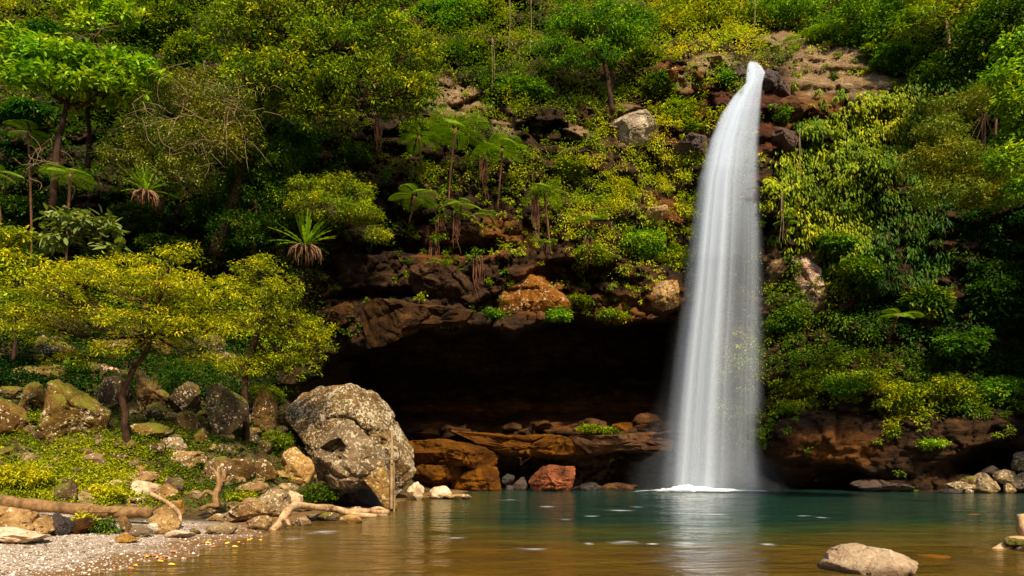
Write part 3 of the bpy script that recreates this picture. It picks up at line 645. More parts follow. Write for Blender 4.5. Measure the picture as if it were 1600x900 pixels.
tree('cliff_tree', 'bushy green tree clinging to the upper cliff above the pale boulder', 'tree', P(957, 175, 39), TP([(957, 175), (952, 140), (945, 100), (930, 75)], 38.8),
     [(890, 40, 40, 26, 38.6), (940, 45, 45, 26, 38.4), (980, 60, 36, 22, 38.6), (865, 75, 36, 14, 38.4), (925, 85, 45, 16, 38.2), (960, 20, 40, 18, 38.8), (875, 100, 24, 8, 38.4), (1000, 35, 26, 22, 39)],
     leaf=.19, v=.54, dens=.9, flat=.4, rc=.42, nleaf=24, tr=.16, seed=12, mat=M_FRESH)
tree('crest_tree', 'yellow-green tree on the crest just left of the waterfall lip', 'tree', P(1100, 70, 45), TP([(1100, 70), (1098, 30), (1105, -20)], 45),
     [(1060, 40, 38, 30, 44.5), (1110, 20, 45, 34, 44.5), (1150, 60, 40, 18, 44), (1080, 0, 50, 26, 45), (1130, -30, 50, 30, 45), (1175, 40, 26, 26, 44.5)],
     leaf=.22, v=.74, dens=.8, flat=.5, rc=.5, nleaf=22, tr=.14, seed=13)
tree('crest_tree', 'mid-green bush-like tree directly above the waterfall lip', 'tree', P(1215, 60, 44.5), TP([(1215, 62), (1218, 30), (1210, 0)], 44.5),
     [(1200, 25, 36, 26, 44), (1245, 20, 40, 26, 44), (1215, -10, 46, 26, 44.5), (1270, 45, 30, 16, 43.6)], leaf=.22, v=.56, dens=.8, rc=.48, nleaf=22, tr=.14, seed=14, mat=M_FRESH)
tree('crest_tree', 'tall dark crest tree right of the falls above the tan rock', 'tree', P(1380, 110, 41), TP([(1380, 112), (1378, 60), (1382, 0)], 41),
     [(1330, 30, 40, 26, 40.5), (1375, 50, 36, 34, 40.5), (1400, 15, 40, 30, 40.5), (1345, -10, 46, 26, 41)], leaf=.22, v=.52, rc=.46, dens=.8, nleaf=22, tr=.14, seed=15, mat=M_FRESH)
tree('crest_tree', 'yellow-tinted tree with a pale straight trunk near the top right', 'tree', P(1482, 70, 38), TP([(1483, 70), (1481, 40), (1478, 15)], 37.4),
     [(1450, 20, 40, 22, 37.5), (1500, 12, 34, 20, 37.5), (1470, -10, 50, 24, 38), (1425, 45, 30, 20, 38)], leaf=.2, v=.66, rc=.44, dens=.8, nleaf=22, tr=.1, seed=16, barkm=M_TWIG)
tree('shaded_tree', 'dark green shaded tree filling the top right corner', 'tree', P(1540, 190, 35), TP([(1540, 190), (1545, 120), (1550, 60)], 35),
     [(1540, 50, 50, 40, 34.5), (1585, 30, 40, 40, 34), (1510, 100, 40, 30, 35), (1560, 110, 36, 26, 34.5), (1600, 90, 40, 40, 34), (1480, 110, 40, 26, 35.5)], leaf=.22, v=.32, dens=.8, rc=.46, nleaf=24, tr=.16, seed=17)
tree('olive_tree', 'olive-brown feathery tree with a pale upright trunk in front of the right cliff', 'tree', P(1534, 330, 28), TP([(1536, 340), (1534, 260), (1534, 190), (1538, 170)], 28),
     [(1500, 165, 55, 18, 28), (1540, 150, 36, 14, 28), (1470, 205, 40, 24, 27.6), (1440, 255, 32, 26, 27.4), (1490, 250, 50, 32, 27), (1540, 265, 50, 30, 27.4), (1480, 300, 60, 24, 27), (1545, 310, 40, 22, 27.4), (1580, 290, 40, 40, 27.6)],
     leaf=.14, v=.56, dens=.9, flat=.4, rc=.3, nleaf=26, tr=.05, seed=18, asp=.34, mat=M_DRY, vj=.1)
tree('roadside_tree', 'vivid lime-green leaning tree cut by the right edge of the photo', 'tree', P(1700, 560, 22), TP([(1700, 560), (1690, 400), (1660, 250), (1620, 150)], 22),
     [(1585, 75, 26, 18, 22), (1610, 110, 45, 30, 22), (1570, 120, 28, 16, 21.6), (1590, 165, 38, 26, 21.6), (1600, 215, 40, 26, 22), (1575, 250, 30, 22, 21.4), (1640, 180, 50, 60, 22), (1620, 290, 40, 30, 22), (1680, 100, 70, 60, 22), (1700, 220, 70, 70, 22), (1640, 60, 50, 30, 22)],
     leaf=.17, v=.68, dens=.9, flat=.45, rc=.28, nleaf=20, tr=.2, seed=19, asp=.45, mat=M_FRESH)
tree('low_shrub', 'golden shrub at the left edge with broad leaves', 'shrub', P(20, 560, 25), TP([(20, 565), (25, 500), (20, 440)], 25),
     [(20, 370, 30, 20, 25), (0, 410, 40, 30, 25), (40, 430, 40, 28, 25.2), (20, 480, 40, 30, 25)], leaf=.18, v=.72, rc=.3, nleaf=18, dens=.9, tr=.07, seed=20, dv=.14)
tree('grey_leaved_shrub', 'shrub with large pale grey-green leaves behind the left tree', 'shrub', P(140, 430, 27.5), TP([(140, 430), (135, 390), (130, 350)], 27.5),
     [(110, 340, 35, 16, 27.5), (150, 355, 35, 18, 27.5), (90, 370, 24, 14, 27.3), (170, 385, 20, 10, 27.5)], leaf=.42, v=.42, rc=.36, nleaf=7, dens=.9, tr=.05, seed=21, asp=.42,
     mat=leaf_mat('pale_leaf', [(0, (.05, .09, .015)), (.5, (.17, .21, .05)), (1, (.42, .40, .14))], vary=0.))

# ------------------------------------------------------------------ shrubs on the cliff and crest
SH = [ # px, py, rx, ry, v (painted low for shrubs in shade), leaf, Yoff, label
 (700, 30, 50, 30, .58, .20, -1, 'mid-green shrub on the crest right of the large rounded tree'),
 (760, 20, 40, 26, .66, .20, -1, 'yellow-green crest shrub beside the longest hanging vine'),
 (730, 85, 50, 26, .5, .18, -.6, 'dull green shrub above the pale rock patch left of centre'),
 (820, 140, 44, 24, .52, .17, -.5, 'shrub hanging on the cliff just left of the bushy cliff tree trunk'),
 (1010, 95, 34, 24, .55, .17, -.6, 'green shrub between the bushy cliff tree and the tan rock step'),
 (1030, 130, 26, 18, .42, .16, -.5, 'small dark shrub under the tan rock step left of the lip'),
 (1135, 125, 22, 14, .52, .16, -.7, 'small leafy bush touching the left side of the waterfall lip'),
 (1060, 175, 40, 26, .70, .17, -.6, 'yellow-green bush below the tan rock step left of the falls'),
 (1075, 200, 28, 14, .64, .16, -.5, 'grassy tuft directly above the dark wet slab beside the falls'),
 (1222, 178, 15, 16, .56, .15, -.9, 'small green plant growing on the red wet rock right of the lip'),
 (1290, 58, 30, 12, .5, .18, -.3, 'bush trailing over the top of the tan rock right of the lip'),
 (1372, 84, 22, 14, .56, .18, -.4, 'bush at the upper right corner of the tan rock face'),
 (1400, 90, 36, 26, .5, .2, -.8, 'dense bush left of the pale trunked tree near the top right'),
 (1450, 120, 36, 22, .42, .2, -.6, 'dark bush above the orange streak on the right cliff'),
 (1340, 420, 32, 22, .5, .22, -1., 'round-leaved green bush right of the pale pinkish rock streak'),
 (1310, 380, 30, 14, .52, .22, -1., 'spreading green sapling above the pale pinkish rock streak'),
 (1230, 500, 34, 22, .46, .15, -.6, 'dark bush below the foot of the pale pinkish rock streak'),
 (1450, 470, 44, 26, .44, .26, -1.2, 'broad-leaved brownish shrub above the bright fern on the right'),
 (1500, 540, 48, 24, .38, .2, -1., 'dark shrub in the shade at the right, above the bank creepers'),
 (1560, 470, 44, 50, .2, .24, -1.2, 'very dark shrub in deep shade beside the right edge'),
 (1250, 600, 44, 26, .66, .15, -.7, 'bright low bush on the bank immediately right of the falls'),
 (1320, 600, 46, 22, .60, .15, -.8, 'wide low bush on the bank, second one from the falls'),
 (1400, 620, 44, 26, .64, .15, -.9, 'bright bush spilling over the bank above the green ledge tuft'),
 (1480, 610, 46, 28, .60, .15, -.9, 'bright bush on the bank near the shaded shrub at the right'),
 (1560, 610, 50, 26, .62, .15, -.9, 'bright low bush on the bank at the right edge'),
 (1235, 640, 18, 16, .62, .13, -.5, 'narrow tongue of leaves hanging down the bank beside the falls'),
 (1392, 672, 14, 16, .58, .13, -.5, 'narrow tongue of leaves hanging down the middle of the bank'),
 (1455, 694, 30, 9, .66, .12, -.3, 'small bright green tuft on a shelf in the brown bank'),
 (900, 260, 36, 20, .58, .16, -.5, 'small bush under the pale boulder left of the falls'),
 (960, 300, 40, 22, .68, .15, -.5, 'yellow-green bush high beside the left of the falls'),
 (1000, 380, 44, 24, .70, .14, -.6, 'bright tufted bush left of the falls above the ochre block'),
 (930, 400, 30, 20, .64, .14, -.6, 'bright tuft hanging above the dark slot left of the falls'),
 (1050, 400, 26, 26, .62, .14, -.6, 'tuft almost touching the left edge of the falls at mid height'),
 (870, 490, 28, 12, .62, .15, -.6, 'leafy tuft on the cave lip right of its centre'),
 (960, 495, 34, 10, .54, .14, -.6, 'dark leafy fringe on the cave lip close to the falls'),
 (910, 470, 22, 10, .6, .14, -.5, 'small tuft just above the cave lip, right of centre'),
 (775, 492, 16, 10, .5, .14, -.6, 'small tuft on the cave lip left of centre'),
 (660, 205, 40, 20, .56, .16, -.5, 'bush at the left of the tree ferns under the pale rock'),
 (560, 240, 36, 20, .46, .15, -.5, 'dull bush on the brown rock shelf above the pale-twigged shrub'),
 (470, 225, 40, 34, .42, .17, -.7, 'dark bush at the lower right of the large rounded tree'),
 (330, 335, 40, 30, .40, .18, -1., 'dark leafy bush left of the leaning dark trunk'),
 (220, 340, 46, 26, .42, .18, -1.5, 'dark bush below the left bird nest fern'),
 (60, 60, 46, 26, .38, .2, -1, 'dark bush at the top left corner behind the flat-topped tree'),
 (250, 40, 50, 34, .5, .2, -1, 'large green bush at the top left under the shadowed gap'),
 (300, 80, 44, 30, .54, .18, -1, 'green bush between the top left shrub and the large rounded tree'),
 (30, 180, 40, 24, .34, .2, -1, 'dark bush under the flat-topped tree at the left edge'),
 (50, 330, 50, 26, .26, .2, -2, 'very dark bush in the shade behind the golden shrub'),
 (270, 390, 50, 24, .42, .18, -2.5, 'dark bush directly behind the crown of the left small tree'),
 (120, 575, 28, 14, .42, .14, -5, 'small dark bush sitting on the boulders behind the left tree'),
]
rs = np.random.default_rng(31)
for i, (px, py, rx, ry, v, L, yo, lb) in enumerate(SH):
    Yc = cliffY(px, py)+yo+.3
    if i == len(SH)-1: Yc = 27.
    bs = P(px, py+ry*.8, Yc+.9)
    lobes = [(px, py, rx*.75, ry*.8, Yc)]+[(px+rs.uniform(-.6, .6)*rx, py+rs.uniform(-.5, .5)*ry, rx*.5, ry*.55, Yc+rs.uniform(-.5, .3)) for k in range(3)]
    tree('shrub', lb, 'shrub', bs, [bs, P(px, py+ry*.3, Yc+.5), P(px, py, Yc+.1)], lobes, leaf=L, v=v, rc=.27, nleaf=24, dens=1.0, tr=.05, seed=100+i, asp=.46, dv=.11, ntw=.15, mat=M_FRESH if i % 3 == 0 else M_LEAF)

# ------------------------------------------------------------------ ferns
def frond_mesh(name, L, seed, w=.32, broad=False):
    r = np.random.default_rng(seed); lv = Leaves(); n = 17
    s = np.linspace(0, 1, n); x = L*s*(1-.12*s*s); z = L*(.22*s-.42*s*s)
    pts = np.stack([x, .04*L*np.sin(s*3+seed), z], 1); tg = nrm(np.gradient(pts, axis=0))
    up = nrm(np.cross(np.cross(tg, [0, 0, 1.]), tg)); sd_ = nrm(np.cross(tg, up))
    prof = np.sin(np.pi*np.clip(s*.93+.09, 0, 1))**.75
    for sg in (-1, 1):
        k = slice(2, n)
        if broad:
            lv.add(pts[k], sd_[k]*sg+tg[k]*.6, up[k], L*w*prof[k], L*.10, .45+.15*r.random(n-2))
        else:
            ax = sd_[k]*sg+tg[k]*.45-up[k]*.18
            lv.add(pts[k], ax, up[k], L*w*prof[k], L*.022, .5+.2*r.random(n-2), fold=.1)
            for q in range(2, n):    # second-order leaflets
                m = 6; u = np.linspace(.12, .9, m); a0 = nrm(sd_[q]*sg+tg[q]*.45-up[q]*.18)
                pp_ = pts[q]+a0*(L*w*prof[q])*u[:, None]
                for s2 in (-1, 1):
                    lv.add(pp_, np.tile(tg[q]*s2+a0*.5, (m, 1)), np.tile(up[q], (m, 1)), L*.045*(1.1-u*.7), L*.018, .5+.25*r.random(m), fold=.1)
    V_ = np.concatenate(lv.V); F_ = np.concatenate(lv.F); A_ = np.concatenate(lv.A)
    o = mk(name, V_, F_, M_FERN, attrs={'v': A_}); me = o.data; bpy.data.objects.remove(o); return me
FM = [frond_mesh('frond', 1., 50+k, .30+.03*k) for k in range(3)]
def fern(px, py, Yf, Lpx, nf, bpy_, label, lean=0, seed=0, group=None, root=True, pitch=0.):
    r = np.random.default_rng(seed+900); c = P(px, py, Yf); b = P(px+(lean or r.uniform(-12, 12)), bpy_, Yf+.5); L = Lpx/F*Yf*.92; nf = max(6, int(nf*.75))
    t_ = empty('tree_fern', b); tag(t_, label, 'fern', group)
    if root:
        tb = Tubes(); tb.add(curve([b, (b+c)/2+r.normal(size=3)*.06, c], 10, .01, r)-b, .045, .06, 7, .15); tb.build('trunk', M_ROOT, t_)
    for k in range(nf):
        o = bpy.data.objects.new('frond', FM[k % 3]); COL.objects.link(o); o.parent = t_; o.location = [float(q) for q in c-b]
        a = 2*math.pi*k/nf+r.uniform(-.25, .25); s = L*r.uniform(.85, 1.15); o.scale = (s, s, s)
        o.rotation_euler = (r.uniform(-.35, .35), r.uniform(-.4, .15)+pitch, a)
for i, a in enumerate([
 (712, 200, 35.6, 66, 13, 335, 'largest tree fern with a tall fibrous trunk left of the cliff centre'),
 (655, 212, 35.8, 46, 10, 300, 'tree fern with spreading fronds left of the largest tree fern'),
 (785, 232, 35.9, 54, 12, 330, 'tree fern right of the largest one, trunk slim and straight'),
 (648, 306, 34.0, 50, 9, 350, 'bright tree fern with broad hanging fronds over the dark rock slot'),
 (722, 318, 34.6, 36, 9, 350, 'small fern at the foot of the largest fern trunk'),
 (762, 335, 34.6, 26, 8, 352, 'tiny fern right of the largest fern trunk foot'),
 (850, 298, 35.4, 48, 10, 400, 'fern on a long red-brown root trunk right of the fern group'),
 (925, 340, 35.6, 42, 10, 372, 'fern with flat yellow-green fronds midway between cave and pale boulder'),
 (852, 378, 35.2, 24, 7, 400, 'little bright fern on the dark wall below the long root trunk'),
 (684, 410, 33.8, 26, 7, 425, 'little fern on the blocky dark rock above the cave'),
 (1403, 492, 34.0, 40, 10, 520, 'single bright fern glowing against the shaded right cliff'),
 (870, 60, 40.2, 40, 9, 110, 'fern hidden in the bushy cliff tree near the top'),
 (-12, 268, 26.0, 50, 9, 420, 'tree fern with pale fronds cut by the left edge'),
 (110, 272, 30.5, 50, 11, 420, 'dark green tree fern behind the slim straight trunk at left'),
 (45, 205, 32.0, 46, 8, 420, 'tall tree fern under the flat-topped tree at the upper left'),
 (1560, 130, 30., 46, 10, 300, 'dark tree fern behind the olive tree at the right'),
 (1255, 60, 42, 50, 10, 120, 'fern on the crest above the tan rock right of the lip'),
 (1230, 345, 36.3, 26, 8, 372, 'small fern on the leafy wall right of the falls'),
 ]): fern(*a, seed=i)

def nest_fern(px, py, Yf, Lpx, label, seed):
    r = np.random.default_rng(seed); c = P(px, py, Yf); L = Lpx/F*Yf; root = empty('bird_nest_fern', c); tag(root, label, 'fern')
    lv = Leaves(); n = 34
    for k in range(n):
        a = r.random()*6.28; el = r.uniform(.25, 1.3); d = np.array([math.cos(a)*math.cos(el), math.sin(a)*math.cos(el), math.sin(el)])
        pos = np.zeros(3); l = L*r.uniform(.7, 1.1); up = np.array([0, 0, 1.])
        segs = 5; dd = d.copy()
        for s in range(segs):
            wd = L*.11*math.sin(math.pi*(s+.7)/(segs+.6)); nx_ = pos+dd*l/segs
            lv.add(pos[None], dd[None], (up-dd*dd[2])[None]+.01, l/segs*1.25, wd, np.array([.45+.2*(k % 3)/2]), fold=.3, droop=0); pos = nx_; dd = nrm(dd+np.array([0, 0, -.13*(1.3-el)]))
    lv.build('fronds', M_FERN, root)
    tb = Tubes()
    for k in range(60):
        a = r.random()*6.28; q = np.array([math.cos(a), math.sin(a), 0])*L*.40*r.random()**.5; l = L*r.uniform(.1, .5)
        tb.add(curve([q*.5+[0, 0, .04], q+[0, 0, -.1*L], q*1.25+r.normal(size=3)*.06+[0, 0, -l]], 5, .01, r), .035, .02, 4)
    tb.build('dead_frond_skirt', M_ROOT2, root)
M_ROOT2 = bark('dead_fronds', (.07, .03, .012), (.26, .14, .07))
nest_fern(477, 385, 32.6, 58, 'bird nest fern with a brown skirt of dead fronds below the pale-twigged shrub', 1)
nest_fern(228, 300, 30.5, 48, 'bird nest fern with a reddish skirt under the dry viny tree', 2)
nest_fern(262, 265, 38, 40, 'bird nest fern half hidden in the dry viny tree', 3)

# hanging roots and vines
def vine(px, y0, y1, label, name='hanging_vine', cat='vine', mat=None, n=1, r0=.02, yo=-.7, seed=0, sp=.08, tuft=False):
    r = np.random.default_rng(seed+77); Yc = min(cliffY(px, y0), cliffY(px, (y0+y1)/2), cliffY(px, y1))+yo; a, b = P(px, y0, Yc), P(px, y1, Yc-.1); tb = Tubes()
    for k in range(n):
        o = r.normal(size=3)*sp*np.array([1, 1, .0]); e = r.normal(size=3)*sp*np.array([1.3, 1, 1]); e[2] = r.random()**.7*(a[2]-b[2])*(.65 if tuft else .1)
        tb.add(curve([a+o-a, (a+b)/2+o*1.2+r.normal(size=3)*.05-a, b+e-a], 12, .02, r), r0*r.uniform(.7, 1.3), r0*.4, 4)
    o = tb.build(name, mat or M_TWIG, origin=None); tag(o, label, cat).location = [float(q) for q in a]
    if tuft:
        lv = Leaves(); clumps(lv, r.normal(size=(7, 3))*np.array([.28, .15, .12])+[0, -.05, .05], .2, 22, .15, .5, hang=.3, r=r); lv.build('leaves', M_LEAF, o)
for i, a in enumerate([
 (795, -20, 92, 'long pale vine hanging from the top edge left of the bushy cliff tree'), (829, -20, 90, 'straight pale vine just left of the bushy cliff tree'),
 (768, 60, 150, 'thin vine hanging above the pale rock patch'), (1178, -20, 60, 'thin bare stem standing above the waterfall lip'),
 (1250, 200, 300, 'thin vine on the leafy wall right of the falls'), (1220, 300, 385, 'bare vine near the right edge of the falls at mid height')]):
    vine(*a, seed=i, n=2, sp=.05, r0=.022)
for i, a in enumerate([
 (592, 160, 268, 'bundle of brown roots hanging over the rock shelf above the pale-twigged shrub'), (757, 245, 320, 'slim root bundle under the right hand tree fern'),
 (837, 300, 400, 'red-brown root bundle hanging on the dark wall above the cave'), (678, 375, 460, 'root bundle hanging over the blocky dark rock, leftmost above the cave'),
 (748, 400, 480, 'root bundle just above the cave lip at its centre'), (715, 330, 400, 'root bundle below the largest tree fern'), (920, 370, 420, 'short root bundle beside the dark slot left of the falls'),
 (955, 105, 150, 'root bundle dangling from the bushy cliff tree'), (690, 340, 372, 'short pale root bundle over the long dark slot')]):
    vine(*a, name='hanging_roots', cat='roots', mat=M_ROOT, n=14, r0=.02, seed=20+i, sp=.11, tuft=True)
# bare tangled stems
for i, (px, py, w_, h_, Yc, lb) in enumerate([(150, 70, 34, 30, 35, 'tangle of bare stems below the top left shrub'), (300, 130, 60, 26, 31, 'tangle of pale bare vines on top of the dry viny tree'),
     (370, 160, 50, 22, 30.8, 'tangle of pale twigs between the dry viny tree and the large tree'), (245, 185, 60, 16, 30.2, 'arching pale twigs at the left of the dry viny tree'), (70, 250, 30, 40, 31, 'bare brown stems under the flat-topped tree'),
     (330, 215, 60, 30, 30.2, 'tangle of twigs on the lower part of the dry viny tree')]):
    r = np.random.default_rng(300+i); tb = Tubes(); c = P(px, py, Yc)
    for k in range(24):
        s_ = r.normal(size=3)*np.array([w_, w_*.5, h_])*.5/F*Yc; d = nrm(np.array([r.normal(), r.normal()*.5, r.normal()*.8+.2])); l = r.uniform(.6, 1.6)
        tb.add(curve([s_, s_+d*l*.5+r.normal(size=3)*.15, s_+d*l+np.array([0, 0, -.35*l])+r.normal(size=3)*.2], 8, .03, r), .016, .008, 4)
    o = tb.build('bare_stems', M_TWIG); o.location = [float(q) for q in c]; tag(o, lb, 'stems')

# ------------------------------------------------------------------ boulders and stones
def grock(x0, y0, x1, y1, mat, label, name='boulder', seed=None, dep=.9, Y=None, sink=.12, **kw):
    global RS
    RS += 1; seed = seed or RS
    if Y is None:
        g = gz((x0+x1)/2, y1-1); Y = g[1]+(x1-x0)/2/F*g[1]*dep*.55
    y1b = y1+(y1-y0)*sink
    return rockpx(label, x0, y0, x1, y1b, Y, seed, mat, name=name, dep=dep, **kw)
RS = 500
M_RGREY2 = rock_mat('pale_boulder_rock', [(.14, .09, .045), (.28, .20, .12), (.44, .34, .23)], lichen=.5)
M_RWETR = rock_mat('wet_red_rock', [(.018, .007, .003), (.065, .024, .008), (.15, .058, .018)], rough=.5, spec=.5, bump=1.3)
M_RPINK = rock_mat('pink_rock', [(.10, .045, .025), (.28, .15, .09), (.55, .40, .3)], lichen=.4)
M_RORG2 = rock_mat('ochre_rock', [(.05, .019, .005), (.14, .055, .013), (.28, .13, .04)], lichen=.1, bump=1.3)
M_RDARK = rock_mat('dark_cliff_rock', [(.010, .005, .002), (.045, .020, .006), (.13, .062, .018)], lichen=.0, bump=1.6)
M_RFRONT = rock_mat('brown_lichen_rock', [(.08, .040, .011), (.25, .145, .05), (.44, .28, .12)], lichen=.55, moss=.2, bump=1.6)
M_RTAN2 = rock_mat('smooth_tan_rock', [(.10, .05, .015), (.22, .125, .045), (.40, .26, .12)], lichen=.5, bump=1.4)
# the two great boulders
orock('largest pale lichen-spotted boulder beside the cave mouth', [(432, 622), (448, 600), (480, 591), (505, 602), (530, 600), (560, 594), (580, 601), (606, 624), (622, 655), (640, 680), (655, 702), (652, 730), (636, 765), (610, 790), (540, 790), (500, 740), (470, 680), (440, 650)], 27.8, 2.3, 811, M_RLICH, rough=.13, box=.5, facets=14)
orock('lichen-spotted boulder with a dark hollow at the water edge, in front of the largest one', [(487, 690), (500, 664), (524, 650), (545, 655), (566, 680), (582, 690), (594, 720), (610, 752), (618, 796), (606, 802), (590, 775), (575, 762), (520, 762), (488, 752)], 22.9, 1.3, 823, M_RFRONT, rough=.13, box=.45, facets=10, dents=[(520, 698, 22, 13, .7)])
orock('dark jagged stone added as the shade under the front lichen boulder', [(500, 756), (580, 758), (606, 790), (560, 800), (505, 790)], 24.2, .8, 825, M_RWET, name='stone', sub=5)  # dark filler stone, its colour stands for shade in the recess
def cr_(lb, poly, dep, seed, m, yo=-.3, nm='cliff_block', **kw):
    cx_, cy_ = np.mean(poly, axis=0); orock(lb, poly, cliffY(cx_, cy_)+yo, dep, seed, m, name=nm, cat='rock', **kw)
cr_('pale weathered boulder set in greenery left of the upper falls', [(960, 172), (975, 163), (1000, 168), (1020, 188), (1030, 215), (1010, 226), (962, 224)], 1., 841, M_RGREY2, rough=.09, box=.45, yo=-.6)
cr_('small dark rock at the left of the waterfall lip, in front of the water', [(1146, 112), (1156, 100), (1167, 104), (1168, 124), (1158, 140), (1146, 134)], .6, 861, M_RWETR, rough=.13, box=.5, yo=-1.2)
cr_('small dark rock at the right of the waterfall lip, in front of the water', [(1189, 116), (1200, 106), (1216, 114), (1214, 136), (1194, 142)], .6, 862, M_RWETR, rough=.13, box=.5, yo=-1.2)
cr_('dark wet slab touching the left edge of the upper falls', [(1046, 236), (1075, 210), (1110, 203), (1116, 240), (1090, 248), (1055, 250)], 1., 842, M_RWETR, yo=-.9, rough=.12, box=.5, strat=.4)
cr_('pinkish streaked rock standing in the greenery right of the falls', [(1238, 398), (1256, 390), (1280, 420), (1292, 455), (1303, 492), (1270, 498), (1262, 470), (1244, 440)], .9, 843, M_RPINK, yo=-.5, rough=.14, box=.55, strat=.3)
cr_('red-brown wet block beside the waterfall lip', [(1192, 118), (1215, 112), (1238, 128), (1232, 158), (1200, 166)], 1.2, 844, M_RWETR, rough=.12, box=.5, yo=-.2)
cr_('wet orange-brown block under the lip on the right of the falls', [(1196, 160), (1235, 150), (1262, 165), (1250, 186), (1215, 196)], 1.2, 845, M_RORG, rough=.12, box=.5, yo=-.2)
cr_('dark wet block at the right of the upper falls', [(1196, 196), (1230, 190), (1246, 222), (1236, 238), (1198, 236)], 1.2, 846, M_RWETR, rough=.12, box=.5, yo=-.2)
cr_('ochre block under the bright tufts left of the falls', [(1012, 442), (1058, 438), (1062, 478), (1030, 486), (1014, 470)], 1.0, 847, M_RTAN, rough=.13, box=.5)
cr_('rounded ochre block on the cliff left of the falls at mid height', [(1006, 320), (1046, 318), (1048, 345), (1010, 350)], .8, 848, M_RTAN, rough=.13, box=.5)
cr_('orange stepped block left of the waterfall lip', [(1024, 108), (1050, 104), (1066, 132), (1044, 138), (1026, 130)], 1., 849, M_RORG2, rough=.12, box=.5)
cr_('tan layered block left of the waterfall lip', [(1084, 90), (1130, 82), (1148, 96), (1130, 112), (1090, 112)], 1., 850, M_RTAN, rough=.12, box=.5, strat=.5)
cr_('broad brown block above the left of the cave lip', [(545, 480), (600, 455), (680, 450), (745, 470), (730, 500), (660, 512), (590, 528), (548, 545)], 1.3, 851, M_RDARK, rough=.15, box=.5, yo=-.5)
cr_('cracked dark block above the middle of the cave lip', [(640, 415), (720, 410), (760, 440), (750, 475), (690, 480), (640, 455)], 1.2, 852, M_RDARK, rough=.15, box=.5, yo=-.4)
cr_('squarish brown block beneath the bird nest fern', [(508, 470), (560, 472), (562, 500), (530, 512), (508, 500)], .9, 853, M_RDARK, rough=.14, box=.45, yo=-.5)
cr_('orange-brown block above the cave lip right of the root bundles', [(775, 440), (830, 428), (895, 430), (893, 482), (830, 500), (780, 492)], 1.1, 854, M_RORG2, rough=.13, box=.45, yo=-.4)
cr_('long dark shelf rock under the small ferns', [(650, 352), (700, 345), (750, 352), (752, 376), (660, 380)], 1.1, 855, M_RDARK, rough=.14, box=.5, yo=-.4)
cr_('dark brown block left of the root bundle on the blocky rock', [(520, 400), (580, 395), (610, 420), (590, 445), (530, 440)], 1.0, 856, M_RDARK, rough=.14, box=.5, yo=-.4)
wp_ = orock('sloping lower wedge reaching the water', [(570, 694), (592, 716), (612, 752), (621, 797), (608, 806), (590, 775), (566, 745)], 22.6, .5, 829, M_RFRONT, name='lower_wedge', sub=5, rough=.06, box=.5)
bo_ = [o for o in bpy.data.objects if o.name.startswith('boulder') and 'dark hollow' in o.get('label', '')][0]
wp_.parent = bo_; wp_.location = wp_.location-bo_.location; del wp_['category']; wp_['label'] = 'sloping lower wedge reaching the water'
